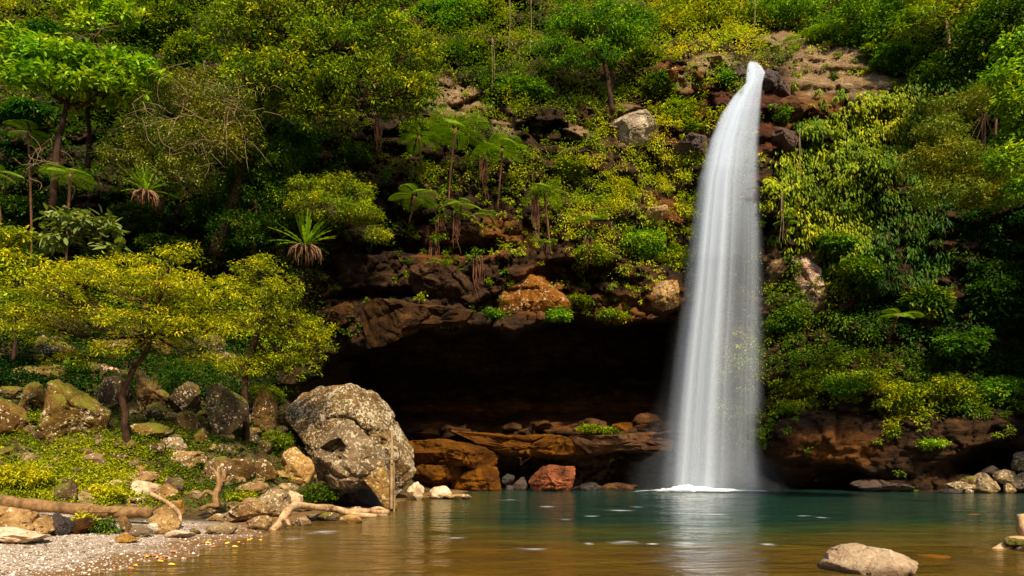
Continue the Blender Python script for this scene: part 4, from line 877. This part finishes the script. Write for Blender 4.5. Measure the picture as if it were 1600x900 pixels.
Bs = [
 (60, 588, 168, 692, M_RMOSS, 'large dark mossy boulder behind the left tree trunk', 5), (-30, 622, 46, 684, M_RBRN, 'rounded lichen-flecked boulder at the left edge', 5),
 (50, 664, 94, 698, M_RBRN, 'round brown stone at the foot of the dark mossy boulder', 4), (10, 572, 68, 600, M_RMOSS, 'flat mossy slab at the upper left of the slope', 4),
 (52, 556, 90, 586, M_RMOSS, 'blocky mossy rock above the flat slab on the left', 4), (0, 600, 60, 626, M_RMOSS, 'low mossy rock between the flat slab and the rounded boulder', 4), (30, 596, 74, 646, M_RMOSS, 'leaning mossy rock touching the dark mossy boulder', 4),
 (158, 585, 205, 640, M_RBRN, 'lichen-topped rock bridging a dark gap behind the left trunk', 4), (205, 572, 262, 652, M_RBRN, 'tall brown boulder just right of the left trunk', 5),
 (228, 628, 262, 660, M_RMOSS, 'small mossy rock under the tall brown boulder', 4), (256, 594, 318, 650, M_RBRN, 'lichen-streaked boulder midway between the two trunks', 5), (270, 640, 312, 682, M_RMOSS, 'dark mossy rock below the lichen-streaked boulder', 4),
 (314, 597, 388, 692, M_RMOSS, 'large mossy boulder directly behind the right tree trunk', 5), (388, 608, 432, 678, M_RBRN, 'brown boulder between the right trunk and the largest boulder', 5),
 (200, 660, 264, 690, M_RMOSS, 'long mossy rock right of the left tree foot', 4), (250, 682, 300, 714, M_RGREY, 'rounded grey stone in the middle of the slope', 4), (225, 686, 262, 716, M_RBRN, 'brown stone left of the rounded grey stone', 4),
 (262, 700, 320, 734, M_RTAN, 'tan slab below the rounded grey stone', 4), (296, 668, 330, 694, M_RMOSS, 'mossy stone above the tan slab', 4),
 (322, 712, 372, 764, M_RBRN, 'craggy reddish rock behind the upright driftwood', 4), (345, 715, 402, 752, M_RBRN, 'dark sloping slab right of the craggy rock', 4), (392, 716, 440, 756, M_RBRN, 'dark brown slab left of the brown wedge boulder', 4),
 (434, 698, 492, 760, M_RTAN, 'brown wedge boulder wedged against the front lichen boulder', 5), (330, 690, 364, 714, M_RBRN, 'round stone at the foot of the right tree', 4), (405, 670, 445, 700, M_RMOSS, 'small rock in the shade left of the largest boulder', 4),
 (130, 708, 168, 730, M_RTAN, 'pale topped stone in the undergrowth below the left tree', 3), (172, 706, 200, 726, M_RBRN, 'small brown stone right of the pale topped stone', 3), (20, 696, 50, 716, M_RBRN, 'stone half buried in yellow-green plants at the left', 3),
 (84, 750, 126, 788, M_RBRN, 'angular reddish stone above the log', 4), (116, 766, 146, 788, M_RTAN, 'tan stone right of the angular reddish stone', 4), (188, 733, 252, 756, M_RTAN, 'long flat pale slab in the undergrowth above the log end', 4),
 (166, 748, 202, 760, M_RPALE, 'thin pale stone left of the pale slabs', 3), (204, 750, 250, 776, M_RPALE, 'pale weathered slab below the long flat slab', 4), (236, 755, 276, 788, M_RTAN, 'tan sloping stone right of the pale weathered slab', 4),
 (252, 738, 288, 776, M_RBRN, 'dark stone above the tan sloping stone', 4), (200, 774, 230, 790, M_RTAN, 'small reddish stone behind the log end', 3), (270, 778, 294, 806, M_RTAN, 'upright tan stone behind the blocky shore boulder', 4),
 (-60, 783, 82, 842, M_RTAN, 'big flat-topped tan slab at the left end of the log', 5), (-20, 822, 82, 852, M_RPALE, 'pale low stone under the flat-topped tan slab', 4), (76, 800, 116, 838, M_RWET, 'dark reddish wedge stone under the log', 4),
 (104, 808, 148, 836, M_RORG, 'low orange stone under the log', 4), (184, 806, 206, 834, M_RTAN, 'narrow tan stone under the log end', 3), (194, 820, 242, 840, M_RGREY, 'smooth grey-tan stone on the gravel edge', 4),
 (226, 816, 252, 837, M_RPALE, 'smooth pale yellow stone beside the smooth grey-tan stone', 4), (176, 832, 216, 850, M_RTAN, 'flat sand-coloured stone lying furthest out on the gravel', 4), (234, 789, 282, 836, M_RTAN, 'blocky shore boulder against the log end', 5),
 (262, 827, 304, 842, M_RPALE, 'nearly white low stone on the gravel', 4), (296, 824, 314, 836, M_RBRN, 'small brown stone right of the white one', 3),
 (354, 777, 416, 818, M_RTAN, 'smooth tan boulder left of the mossy shore boulder', 5), (396, 762, 454, 808, M_RGREY, 'lichen and moss covered shore boulder behind the driftwood bend', 5), (444, 766, 480, 792, M_RPALE, 'pale stone behind the driftwood', 4),
 (430, 754, 468, 774, M_RGREY, 'grey stone behind the mossy shore boulder', 4), (386, 800, 432, 829, M_RTAN, 'smooth triangular tan stone left of the driftwood tip', 5), (342, 799, 380, 818, M_RTAN, 'mossy yellow stone in front of the smooth tan boulder', 4),
 (322, 802, 357, 816, M_RTAN, 'low orange-tan stone at the upper edge of the gravel', 4), (318, 814, 368, 836, M_RGREY, 'low grey stone on the gravel point', 4), (318, 790, 340, 802, M_RTAN, 'small tan stone under the upright driftwood', 3),
 (360, 750, 420, 772, M_RTAN, 'flat mossy rock above the mossy shore boulder', 4), (455, 806, 492, 823, M_RTAN, 'wet tan stone in the crook of the driftwood', 4), (476, 800, 506, 814, M_RGREY, 'grey stone under the driftwood', 4),
 (496, 799, 532, 815, M_RBRN, 'dark-topped stone under the middle of the driftwood', 4), (532, 803, 572, 818, M_RTAN, 'wet stone at the waterline near the driftwood end', 4), (468, 790, 488, 800, M_RBRN, 'small stone hidden behind the driftwood', 3), (545, 790, 566, 801, M_RTAN, 'small stone behind the driftwood end', 3),
 (636, 751, 664, 782, M_RPALE, 'pale stone at the foot of the largest boulder', 4), (666, 757, 708, 780, M_RPALE, 'pale jagged stone right of the boulder foot', 4), (688, 771, 738, 781, M_RTAN, 'flat wet stone reaching into the pool from the boulder foot', 4),
]
for (x0, y0, x1, y1, m, lb, sb) in Bs: grock(x0, y0, x1, y1, m, lb, sub=sb, name='boulder' if sb == 5 else 'stone', cat='rock', rough=.11)
# ledge blocks at the foot of the cliff and in the cave
def led(x0, y0, x1, y1, Y, m, lb, sb=5, **kw): grock(x0, y0, x1, y1, m, lb, Y=Y, sub=sb, name='ledge_rock', cat='rock', sink=.05, rough=.12, **kw)
def ol(lb, poly, Y, dep, seed, m, **kw): orock(lb, poly, Y, dep, seed, m, name='ledge_rock', cat='rock', rough=.13, strat=.5, **kw)
ol('broad orange slab above the pool beside the largest boulder', [(630, 690), (690, 686), (742, 684), (760, 700), (784, 710), (783, 725), (765, 734), (735, 728), (650, 728), (632, 722)], 35.8, 1.7, 901, M_RORG, box=.5)
ol('dark underside block left below the broad orange slab', [(632, 724), (716, 726), (726, 740), (700, 758), (670, 762), (640, 764)], 36., 1.5, 902, M_RORG, box=.5)
ol('pitted orange-brown block right below the broad orange slab', [(718, 732), (752, 728), (782, 726), (784, 775), (700, 776), (706, 750)], 35.9, 1.3, 903, M_RORG, box=.45)
ol('long flat brown ledge behind the red boulder', [(700, 672), (780, 678), (860, 678), (905, 690), (945, 702), (915, 720), (890, 724), (840, 714), (790, 712), (740, 694)], 37.0, 2.0, 904, M_RORG, box=.5)
ol('long flat brown ledge running behind the falls', [(880, 680), (960, 680), (1050, 672), (1110, 676), (1120, 712), (1040, 714), (1010, 708), (960, 704), (920, 716)], 37.2, 2.0, 905, M_RORG, box=.5)
ol('vivid orange-red boulder at the waterline under the cave', [(822, 732), (840, 724), (870, 727), (898, 728), (899, 745), (890, 772), (836, 774), (824, 752)], 35.4, 1.1, 906, M_RRED, box=.75)
for k, (x0, y0, x1, y1) in enumerate([(784, 738, 806, 758), (800, 744, 826, 770), (786, 756, 806, 774)]): led(x0, y0, x1, y1, 36.2, M_RWET, ['upper dark wet stone wedged left of the red boulder', 'dark wet stone touching the left side of the red boulder', 'lowest dark wet stone by the pitted orange block'][k], 4)
led(892, 752, 940, 776, 36.3, M_RWET, 'low dark stone right of the red boulder', 4); led(932, 754, 1000, 776, 36.6, M_RORG, 'low brown stone at the waterline between red boulder and falls', 4)
led(1330, 744, 1440, 776, 35.2, M_RWET, 'low dark rock at the foot of the brown bank', 5, dep=.6)
for i, (x0, y0, x1, y1, lb) in enumerate([(700, 655, 740, 676, 'small orange block on the cave floor at the left'), (780, 652, 816, 674, 'pale brown block on the cave floor left of centre'), (830, 648, 868, 668, 'low block on the cave floor at the centre'), (884, 640, 950, 676, 'orange shelf rock deep in the cave right of centre'),
     (956, 650, 990, 676, 'tan block on the ledge beside the tuft in the cave'), (985, 630, 1040, 672, 'reddish block at the right end of the cave floor'), (650, 660, 690, 684, 'small dark orange rock behind the broad orange slab'), (1000, 660, 1030, 678, 'small brown block near the falls on the ledge')]):
    led(x0, y0+(y1-y0)*.35, x1, y1+4, 39.3-(i == 6)*1.6, M_RORG, lb, 4)
# right bank pile
for i, (x0, y0, x1, y1, m, lb, Y) in enumerate([
 (1574, 705, 1630, 744, M_RGREY, 'large pale stone on top of the right bank pile', 33.9), (1586, 736, 1640, 768, M_RGREY, 'big stone under the large pale one at the right edge', 33.5), (1552, 733, 1588, 757, M_RGREY, 'tilted pale stone left of the large pale one', 34),
 (1519, 737, 1562, 771, M_RGREY, 'squarish grey stone in the middle of the right bank pile', 33.8), (1494, 742, 1530, 766, M_RMOSS, 'olive stone behind the flat left stone of the pile', 34.3), (1478, 752, 1522, 767, M_RGREY, 'flat stone at the left of the right bank pile', 33.8),
 (1565, 755, 1588, 774, M_RGREY, 'small square stone low in the right bank pile', 33.2), (1466, 763, 1506, 773, M_RWET, 'low wet stone at the left tip of the pile', 33.6), (1504, 764, 1521, 774, M_RGREY, 'tiny stone in front of the squarish grey stone', 33.2), (1533, 727, 1562, 742, M_RWET, 'dark stone at the back of the right bank pile', 34.4)]):
    grock(x0, y0, x1, y1, m, lb, name='stone', Y=Y, sub=4)
# foreground rock and rocks showing through the shallow water
def fg_shape(v):
    v = v.copy(); v[:, 2] *= 1-.45*np.clip(v[:, 0], 0, 1); return v
M_RSTRI = rock_mat('layered_tan_rock', [(.34, .19, .08), (.62, .41, .21), (.78, .58, .37)], bump=1.3, lichen=.0)
orock('flat pale tan rock standing out of the water in the foreground', [(1296, 890), (1306, 868), (1332, 858), (1362, 854), (1394, 862), (1422, 874), (1456, 888), (1470, 898), (1464, 923), (1304, 923)], 10.6, .75, 857, M_RSTRI, name='foreground_rock', rough=.10, box=.35, strat=.5, facets=12)
for i, (px, py, w_, lb) in enumerate([(1310, 829, 60, 'long amber rock just under the surface in the middle of the pool'), (1530, 804, 36, 'amber submerged rock nearer the right bank'), (1460, 868, 50, 'dark submerged rock right of the foreground rock'), (1410, 845, 24, 'faint submerged rock behind the foreground rock')]):
    Yq = CAMZ*F/(py-HZ); rock('submerged_rock', lb, ((px-800)/F*Yq, Yq, -.16), (w_/F*Yq, .55, .17), 990+i, M_RSUB, sub=4, rough=.08)

# ------------------------------------------------------------------ logs, driftwood, posts
def log(name, label, cat, pts, r0, r1, mat, n=26, branches=(), seed=0):
    r = np.random.default_rng(seed+400); c = curve(pts, n, .0, r); b = c[0].copy(); b0 = c-b; tb = Tubes()
    rad = np.interp(np.linspace(0, 1, n), [0, .5, 1], [r0, (r0+r1)/2, r1])*(1+.09*np.sin(np.arange(n)*.37+seed)+.08*r.normal(size=n))
    tb.add(b0, rad, None, 12, .07)
    for (p_, q0, q1) in branches:
        k = curve(p_, 10, .0, r)-b; tb.add(k, q0*np.linspace(1, q1/q0, 10), None, 8, .1)
    o = tb.build(name, mat); o.location = [float(q) for q in b]; tag(o, label, cat); return o
log('fallen_log', 'long brown fallen log lying along the top of the gravel shore', 'log', [P(-90, 778, 17.2), P(0, 784, 17.0), P(90, 793, 16.8), P(165, 800, 16.6), P(236, 801, 16.4)], .19, .13, M_LOG, seed=1)
log('fallen_branch', 'thin straight branch lying behind the fallen log end', 'branch', [P(130, 800, 16.2), P(180, 799, 16.4), P(232, 793, 16.6)], .04, .03, M_LOG, seed=2)
log('pale_branch', 'pale thin branch arching over the blocky shore boulder', 'branch', [P(236, 772, 17.6), P(256, 782, 17.2), P(270, 792, 16.6), P(281, 803, 16.2), P(281, 818, 15.9)], .06, .04, M_DRIFT, seed=3)
yd = 18.8
log('driftwood_branch', 'bent pale driftwood branch curving from the stones into the water', 'driftwood',
    [P(425, 830, 16.6), P(438, 816, 17.0), P(448, 800, 17.6), P(462, 790, 18.2), P(490, 792, 18.8), P(520, 795, 19.4), P(545, 800, 19.9), P(575, 799, 20.6), P(606, 801, 21.2)], .10, .10, M_DRIFT, n=40,
    branches=[([P(530, 797, 19.6), P(560, 805, 20.0), P(604, 806, 20.6)], .1, .06), ([P(575, 799, 20.6), P(590, 794, 20.9), P(603, 797, 21.2)], .07, .04), ([P(436, 817, 17.0), P(446, 812, 16.8), P(452, 820, 16.5)], .07, .04)], seed=4)
log('driftwood_root', 'gnarled upright driftwood root among the stones left of the shore boulders', 'driftwood',
    [P(338, 794, 18.6), P(336, 775, 18.8), P(342, 760, 18.9), P(340, 742, 19.1), P(330, 732, 19.2)], .10, .05, M_LOG, n=20,
    branches=[([P(342, 762, 18.9), P(350, 744, 19.), P(346, 730, 19.2)], .08, .04), ([P(337, 776, 18.8), P(322, 768, 18.7), P(308, 780, 18.4)], .07, .05), ([P(338, 790, 18.6), P(325, 790, 18.5), P(314, 796, 18.2)], .08, .05), ([P(342, 750, 19.), P(352, 752, 18.9), P(358, 744, 19)], .05, .03)], seed=5)
Yr = 13.4
log('driftwood_stump', 'mossy driftwood stump rising from the shallows at the right edge', 'driftwood', [P(1650, 868, Yr), P(1618, 855, Yr), P(1602, 832, Yr), P(1596, 804, Yr+.1)], .2, .085, M_DRIFT, n=20,
    branches=[([P(1640, 862, Yr), P(1590, 846, Yr), P(1570, 856, Yr), P(1545, 866, Yr), P(1520, 862, Yr+.1)], .17, .06)], seed=6)
mo = grock(1568, 838, 1612, 862, rock_mat('moss_clump', [(.10, .09, .01), (.2, .17, .015), (.3, .24, .02)], bump=1.5), 'yellow moss cushion on the driftwood at the right edge', name='moss_cushion', Y=13.3, sub=4, sink=0, rough=.2, cat='moss')
grock(1514, 856, 1538, 874, M_RWET, 'small wet stone at the tip of the right edge driftwood', name='stone', Y=13.6, sub=4)
grock(1586, 850, 1640, 880, M_RBRN, 'brown stone beneath the driftwood stump at the right edge', name='stone', Y=13.0, sub=4)

import bmesh
def beam(bm, a, b, w, d):
    a = Vector(a); b = Vector(b); z = (b-a).normalized(); x = z.cross(Vector((0, 1, 0))).normalized() if abs(z.y) < .9 else Vector((1, 0, 0)); y = z.cross(x)
    vs = []
    for p, k in ((a, 1.), (b, .92)):
        for sx, sy in ((-1, -1), (1, -1), (1, 1), (-1, 1)): vs.append(bm.verts.new(p+x*sx*w*k/2+y*sy*d*k/2))
    fs = [bm.faces.new(vs[0:4]), bm.faces.new(vs[4:8][::-1])]+[bm.faces.new((vs[i], vs[i+4], vs[(i+1) % 4+4], vs[(i+1) % 4])) for i in range(4)]
    bmesh.ops.bevel(bm, geom=bm.edges[:], offset=.008, affect='EDGES')
pb = P(613, 800, 22.4); proot = empty('wooden_post', pb); tag(proot, 'slim weathered wooden posts with a short crossbar in front of the largest boulder', 'post')
def bar(nm, a, b, w, d, m):
    bm = bmesh.new(); beam(bm, P(*a)-pb, P(*b)-pb, w, d); me = bpy.data.meshes.new(nm); bmesh.ops.recalc_face_normals(bm, faces=bm.faces); bm.to_mesh(me); bm.free(); me.materials.append(m)
    o = bpy.data.objects.new(nm, me); COL.objects.link(o); o.parent = proot
bar('upright', (612, 795, 22.4), (612.5, 671, 22.4), .065, .05, M_POST); bar('upright', (616, 800, 22.3), (615.5, 716, 22.3), .045, .04, M_TWIG)
bar('upright', (609.5, 795, 22.34), (610, 716, 22.34), .03, .03, M_TWIG); bar('crossbar', (590, 717, 22.3), (617.5, 717.5, 22.22), .05, .03, M_TWIG)

# ------------------------------------------------------------------ loose stones, slope plants, pebbles, fallen leaves
rl = np.random.default_rng(70); nr = 0
protos = {}
for mi, m in enumerate([M_RBRN, M_RMOSS, M_RTAN, M_RGREY]):
    for k in range(4):
        o = rock('loose_stone', '', (0, 0, -50), (1, .85, .62), 700+mi*10+k, m, sub=3, cuts=8, rough=.12); protos[mi, k] = o.data; bpy.data.objects.remove(o)
kinds = ['brown', 'mossy', 'tan', 'grey']
while nr < 170:
    px, py = rl.uniform(-40, 500), rl.uniform(600, 806)
    if py > 745 and px < 260 and rl.random() < .6: continue
    g = gz(px, py)
    if g[1] > 33 or g[2] < .05: continue
    s = rl.uniform(.10, .34)*(1+.5*(g[1] > 24)); mi = int(rl.choice(4, p=[.4, .3, .2, .1] if py < 730 else [.25, .15, .4, .2]))
    o = bpy.data.objects.new('loose_stone', protos[mi, int(rl.integers(4))]); COL.objects.link(o); o.location = [float(q) for q in g+[0, 0, s*.15]]; o.scale = (s*rl.uniform(.8, 1.3), s, s*rl.uniform(.7, 1.1)); o.rotation_euler = (rl.uniform(-.4, .4), rl.uniform(-.4, .4), rl.uniform(0, 6.28))
    reg = 'under the trees' if py < 700 else ('in the plants above the log' if px < 250 else 'between the shore boulders')
    big = 'fist-sized' if s < .2 else 'larger'
    tag(o, f'{big} {kinds[mi]} loose stone lying on the left slope {reg}', 'stone', group=f'{big} {kinds[mi]} loose stones {reg}'); nr += 1
# slope plants
N = 5200; px = rl.uniform(-160, 520, N); py = rl.uniform(560, 800, N)
wgt = .30+.9*ell(px, py, (100, 735, 210, 55), .4)+.5*ell(px, py, (360, 765, 60, 16), .5)+.6*ell(px, py, (120, 680, 260, 30), .6)+.55*ell(px, py, (240, 560, 320, 40), .5)
keep = rl.random(N) < wgt; px, py = px[keep], py[keep]
G = np.array([gz(a, b) for a, b in zip(px, py)]); ok = (G[:, 1] < 33.5) & (G[:, 2] > .12) & ~((G[:, 1] < 17.3)); G, px, py = G[ok], px[ok], py[ok]
nz_ = fbm(G*.6, 88, 3)
vv2 = .46+.26*ell(px, py, (60, 735, 250, 60), .5)+.12*ell(px, py, (200, 780, 160, 20), .5)+nz_*.25+rl.normal(size=len(G))*.06-.12*(py < 660)
lv = Leaves(); clumps(lv, G+[0, 0, .08], .14+.2*rl.random(len(G)), 26, .085, vv2, flat=.7, up=1.1, asp=.5, r=rl)
tag(lv.build('ground_cover', M_LEMON), 'low yellow-green ground cover between the stones of the left slope', 'undergrowth', kind='stuff')
for k in range(22):
    a, b = rl.uniform(-20, 430), rl.uniform(545, 606); w_ = rl.uniform(16, 34); g = gz(a, b)
    if g[1] > 33: continue
    grock(a-w_, b-w_*1.1, a+w_, b+6, [M_RBRN, M_RMOSS][k % 2], 'mossy brown boulder half hidden in the growth behind the left trees', sub=4, seed=1200+k, rough=.12, cat='rock', group='boulders half hidden behind the left trees')
# taller scrub where the slope meets the forest
N = 1900; px = rl.uniform(-260, 520, N); py = rl.uniform(520, 640, N); G = np.array([gz(a, b) for a, b in zip(px, py)]); ok = (G[:, 1] > 25+2*fbm(G*.4, 89)) & (G[:, 1] < 36); G, px, py = G[ok], px[ok], py[ok]
vv2 = .27+fbm(G*.5, 91, 3)*.3+rl.normal(size=len(G))*.07-.15*(px > 400)
lv = Leaves(); clumps(lv, G+np.array([0, 0, 1.])*rl.uniform(.1, .75, len(G))[:, None], .22+.25*rl.random(len(G)), 26, .14, vv2, flat=.8, up=1.1, asp=.46, r=rl)
tag(lv.build('slope_undergrowth', M_LEAF), 'waist-high green undergrowth behind the boulders at the top of the left slope', 'undergrowth', kind='stuff')
# small bushes at the shore
for i, (x, y, rx, ry, v, lb) in enumerate([(500, 770, 32, 18, .42, 'dark green bush in the shade under the front lichen boulder'), (430, 690, 26, 18, .5, 'small leafy bush at the left foot of the largest boulder'), (160, 822, 24, 12, .40, 'dark small bush under the log'),
     (225, 795, 16, 8, .62, 'yellowish small plant growing over the log end'), (165, 770, 30, 14, .80, 'bright yellow bush behind the log'), (130, 812, 20, 8, .84, 'bright yellow moss-like plant under the log'), (410, 615, 34, 16, .56, 'bright bush above the brown boulder right of the right trunk'), (300, 575, 40, 16, .45, 'green bush on the rocks between the two trunks'),
     (376, 775, 24, 8, .72, 'yellow-green tuft on the stones beside the upright driftwood'), (30, 745, 46, 22, .80, 'mass of bright yellow-green plants at the left edge above the log'), (60, 655, 20, 14, .6, 'green plant between the rounded boulder and the dark mossy boulder')]):
    g = gz(x, y+ry*.8)
    tree('low_bush', lb, 'bush', g, [g, P(x, y+ry*.3, g[1]), P(x, y-ry*.2, g[1])], [(x, y, rx, ry, g[1]), (x-rx*.5, y+ry*.3, rx*.5, ry*.6, g[1]-.15), (x+rx*.5, y+ry*.2, rx*.5, ry*.6, g[1]-.1)], leaf=.085, v=v, rc=.15, nleaf=20, dens=.8, tr=.02, seed=600+i, dv=.08, mat=M_LEMON)
g = P(930, 672, 38.3); tree('low_bush', 'small green tuft on the cave ledge near the falls', 'bush', g, [g, P(930, 668, 38.2), P(932, 665, 38)], [(925, 670, 24, 7, 38.), (952, 674, 16, 5, 37.9)], leaf=.13, v=.6, rc=.2, nleaf=16, tr=.02, seed=630)
# pebbles
pn = 5200; px = rl.uniform(-60, 420, pn); py = rl.uniform(806, 910, pn)
Gp = np.array([gz(a, b) for a, b in zip(px, py)]); ok = (Gp[:, 2] > .0) & (Gp[:, 1] < 17.6); Gp = Gp[ok]
iv, if_ = ICO[3]; import_f = None
bmv = np.array([[1, 0, 0], [-1, 0, 0], [0, 1, 0], [0, -1, 0], [0, 0, 1], [0, 0, -1]], float); bmf = np.array([[4, 0, 2], [4, 2, 1], [4, 1, 3], [4, 3, 0], [5, 2, 0], [5, 1, 2], [5, 3, 1], [5, 0, 3]])
k = len(Gp); sz = .012+.035*rl.random(k)**3; an = rl.random(k)*6.28; sc = np.stack([np.ones(k), .6+.4*rl.random(k), .45+.3*rl.random(k)], 1)*sz[:, None]
pv = bmv[None]*sc[:, None]+rl.normal(size=(k, 6, 3))*sz[:, None, None]*.12; c_, s_ = np.cos(an)[:, None], np.sin(an)[:, None]
pv = np.stack([pv[..., 0]*c_-pv[..., 1]*s_, pv[..., 0]*s_+pv[..., 1]*c_, pv[..., 2]], -1)+Gp[:, None]+np.array([0, 0, .006])
t = NT('pebble'); t.pbr(t.ramp(t.attr('v'), [(0, (.08, .05, .03)), (.4, (.28, .2, .14)), (.8, (.5, .42, .33)), (1, (.7, .6, .5))]), .8); M_PEB = t.m
pe = mk('gravel', pv.reshape(-1, 3), (np.arange(k)[:, None, None]*6+bmf[None]).reshape(-1, 3), M_PEB, attrs={'v': np.repeat(rl.random(k), 6)})
tag(pe, 'pale gravel and pebbles covering the shore at lower left', 'gravel', kind='stuff')
# fallen leaves on the shore
t = NT('fallen_leaf'); t.pbr((.75, .42, .03, 1), .6); M_FL = t.m; t = NT('brown_leaf'); t.pbr((.35, .13, .03, 1), .6); M_FL2 = t.m
for i in range(26):
    if i < 13: a, b = [(395, 843), (386, 846), (404, 845), (380, 852), (362, 856), (360, 850), (255, 880), (262, 884), (245, 879), (215, 886), (320, 850), (372, 848), (232, 872)][i]; m, nm = M_FL, 'yellow'
    else: a, b = rl.uniform(180, 380), 0; b = 893-(a-170)*.2+rl.uniform(-14, 4); m, nm = M_FL2, 'brown'
    g = gz(a, b); lv = Leaves(); an = rl.random()*6.28; lv.add(np.array([[0, 0, .02]]), np.array([[math.cos(an), math.sin(an), .1]]), np.array([[.2, -.3, 1.]]), .12, .07, np.array([.5]), fold=.4)
    o = lv.build('fallen_leaf', m); o.location = [float(q) for q in np.maximum(g, [-99, -99, .0])]; tag(o, f'fallen {nm} leaf lying at the wet edge of the gravel', 'leaf', group=f'fallen {nm} leaves on the gravel edge')
# ------------------------------------------------------------------ light and camera
SUN_EL, SUN_AZ = math.radians(48), math.radians(20)      # azimuth to the right of straight behind the camera
sd = Vector((math.sin(SUN_AZ)*math.cos(SUN_EL), -math.cos(SUN_AZ)*math.cos(SUN_EL), math.sin(SUN_EL)))
sun = bpy.data.lights.new('sun', 'SUN'); sun.energy = 4.6; sun.angle = math.radians(4.); sun.color = (1, .85, .60)
so = bpy.data.objects.new('sun', sun); so.rotation_euler = (-sd).to_track_quat('-Z', 'Y').to_euler(); so.location = (0, 0, 60); COL.objects.link(so)
w = bpy.data.worlds.new('World'); scn.world = w; w.use_nodes = True; nt = w.node_tree; nt.nodes.clear()
sk = nt.nodes.new('ShaderNodeTexSky'); sk.sky_type = 'NISHITA'; sk.sun_disc = False; sk.sun_elevation = SUN_EL; sk.sun_rotation = math.atan2(sd.x, sd.y)
bg = nt.nodes.new('ShaderNodeBackground'); bg.inputs[1].default_value = .14; wo = nt.nodes.new('ShaderNodeOutputWorld')
nt.links.new(sk.outputs[0], bg.inputs[0]); nt.links.new(bg.outputs[0], wo.inputs[0])
cam = bpy.data.cameras.new('camera'); co = bpy.data.objects.new('camera', cam); COL.objects.link(co); scn.camera = co
co.location = (0, 0, CAMZ); co.rotation_euler = (math.pi/2, 0, 0); cam.sensor_width = 36; cam.lens = 36*F/1600
cam.shift_y = (HZ-450)/1600; cam.clip_end = 600; cam.clip_start = .1
scn.view_settings.view_transform = 'Standard'; scn.view_settings.look = 'None'; scn.view_settings.exposure = .95; scn.view_settings.gamma = 1
scn.cycles.max_bounces = 6; scn.cycles.diffuse_bounces = 3; scn.cycles.glossy_bounces = 3; scn.cycles.transmission_bounces = 3; scn.cycles.transparent_max_bounces = 20
scn.cycles.use_denoising = True
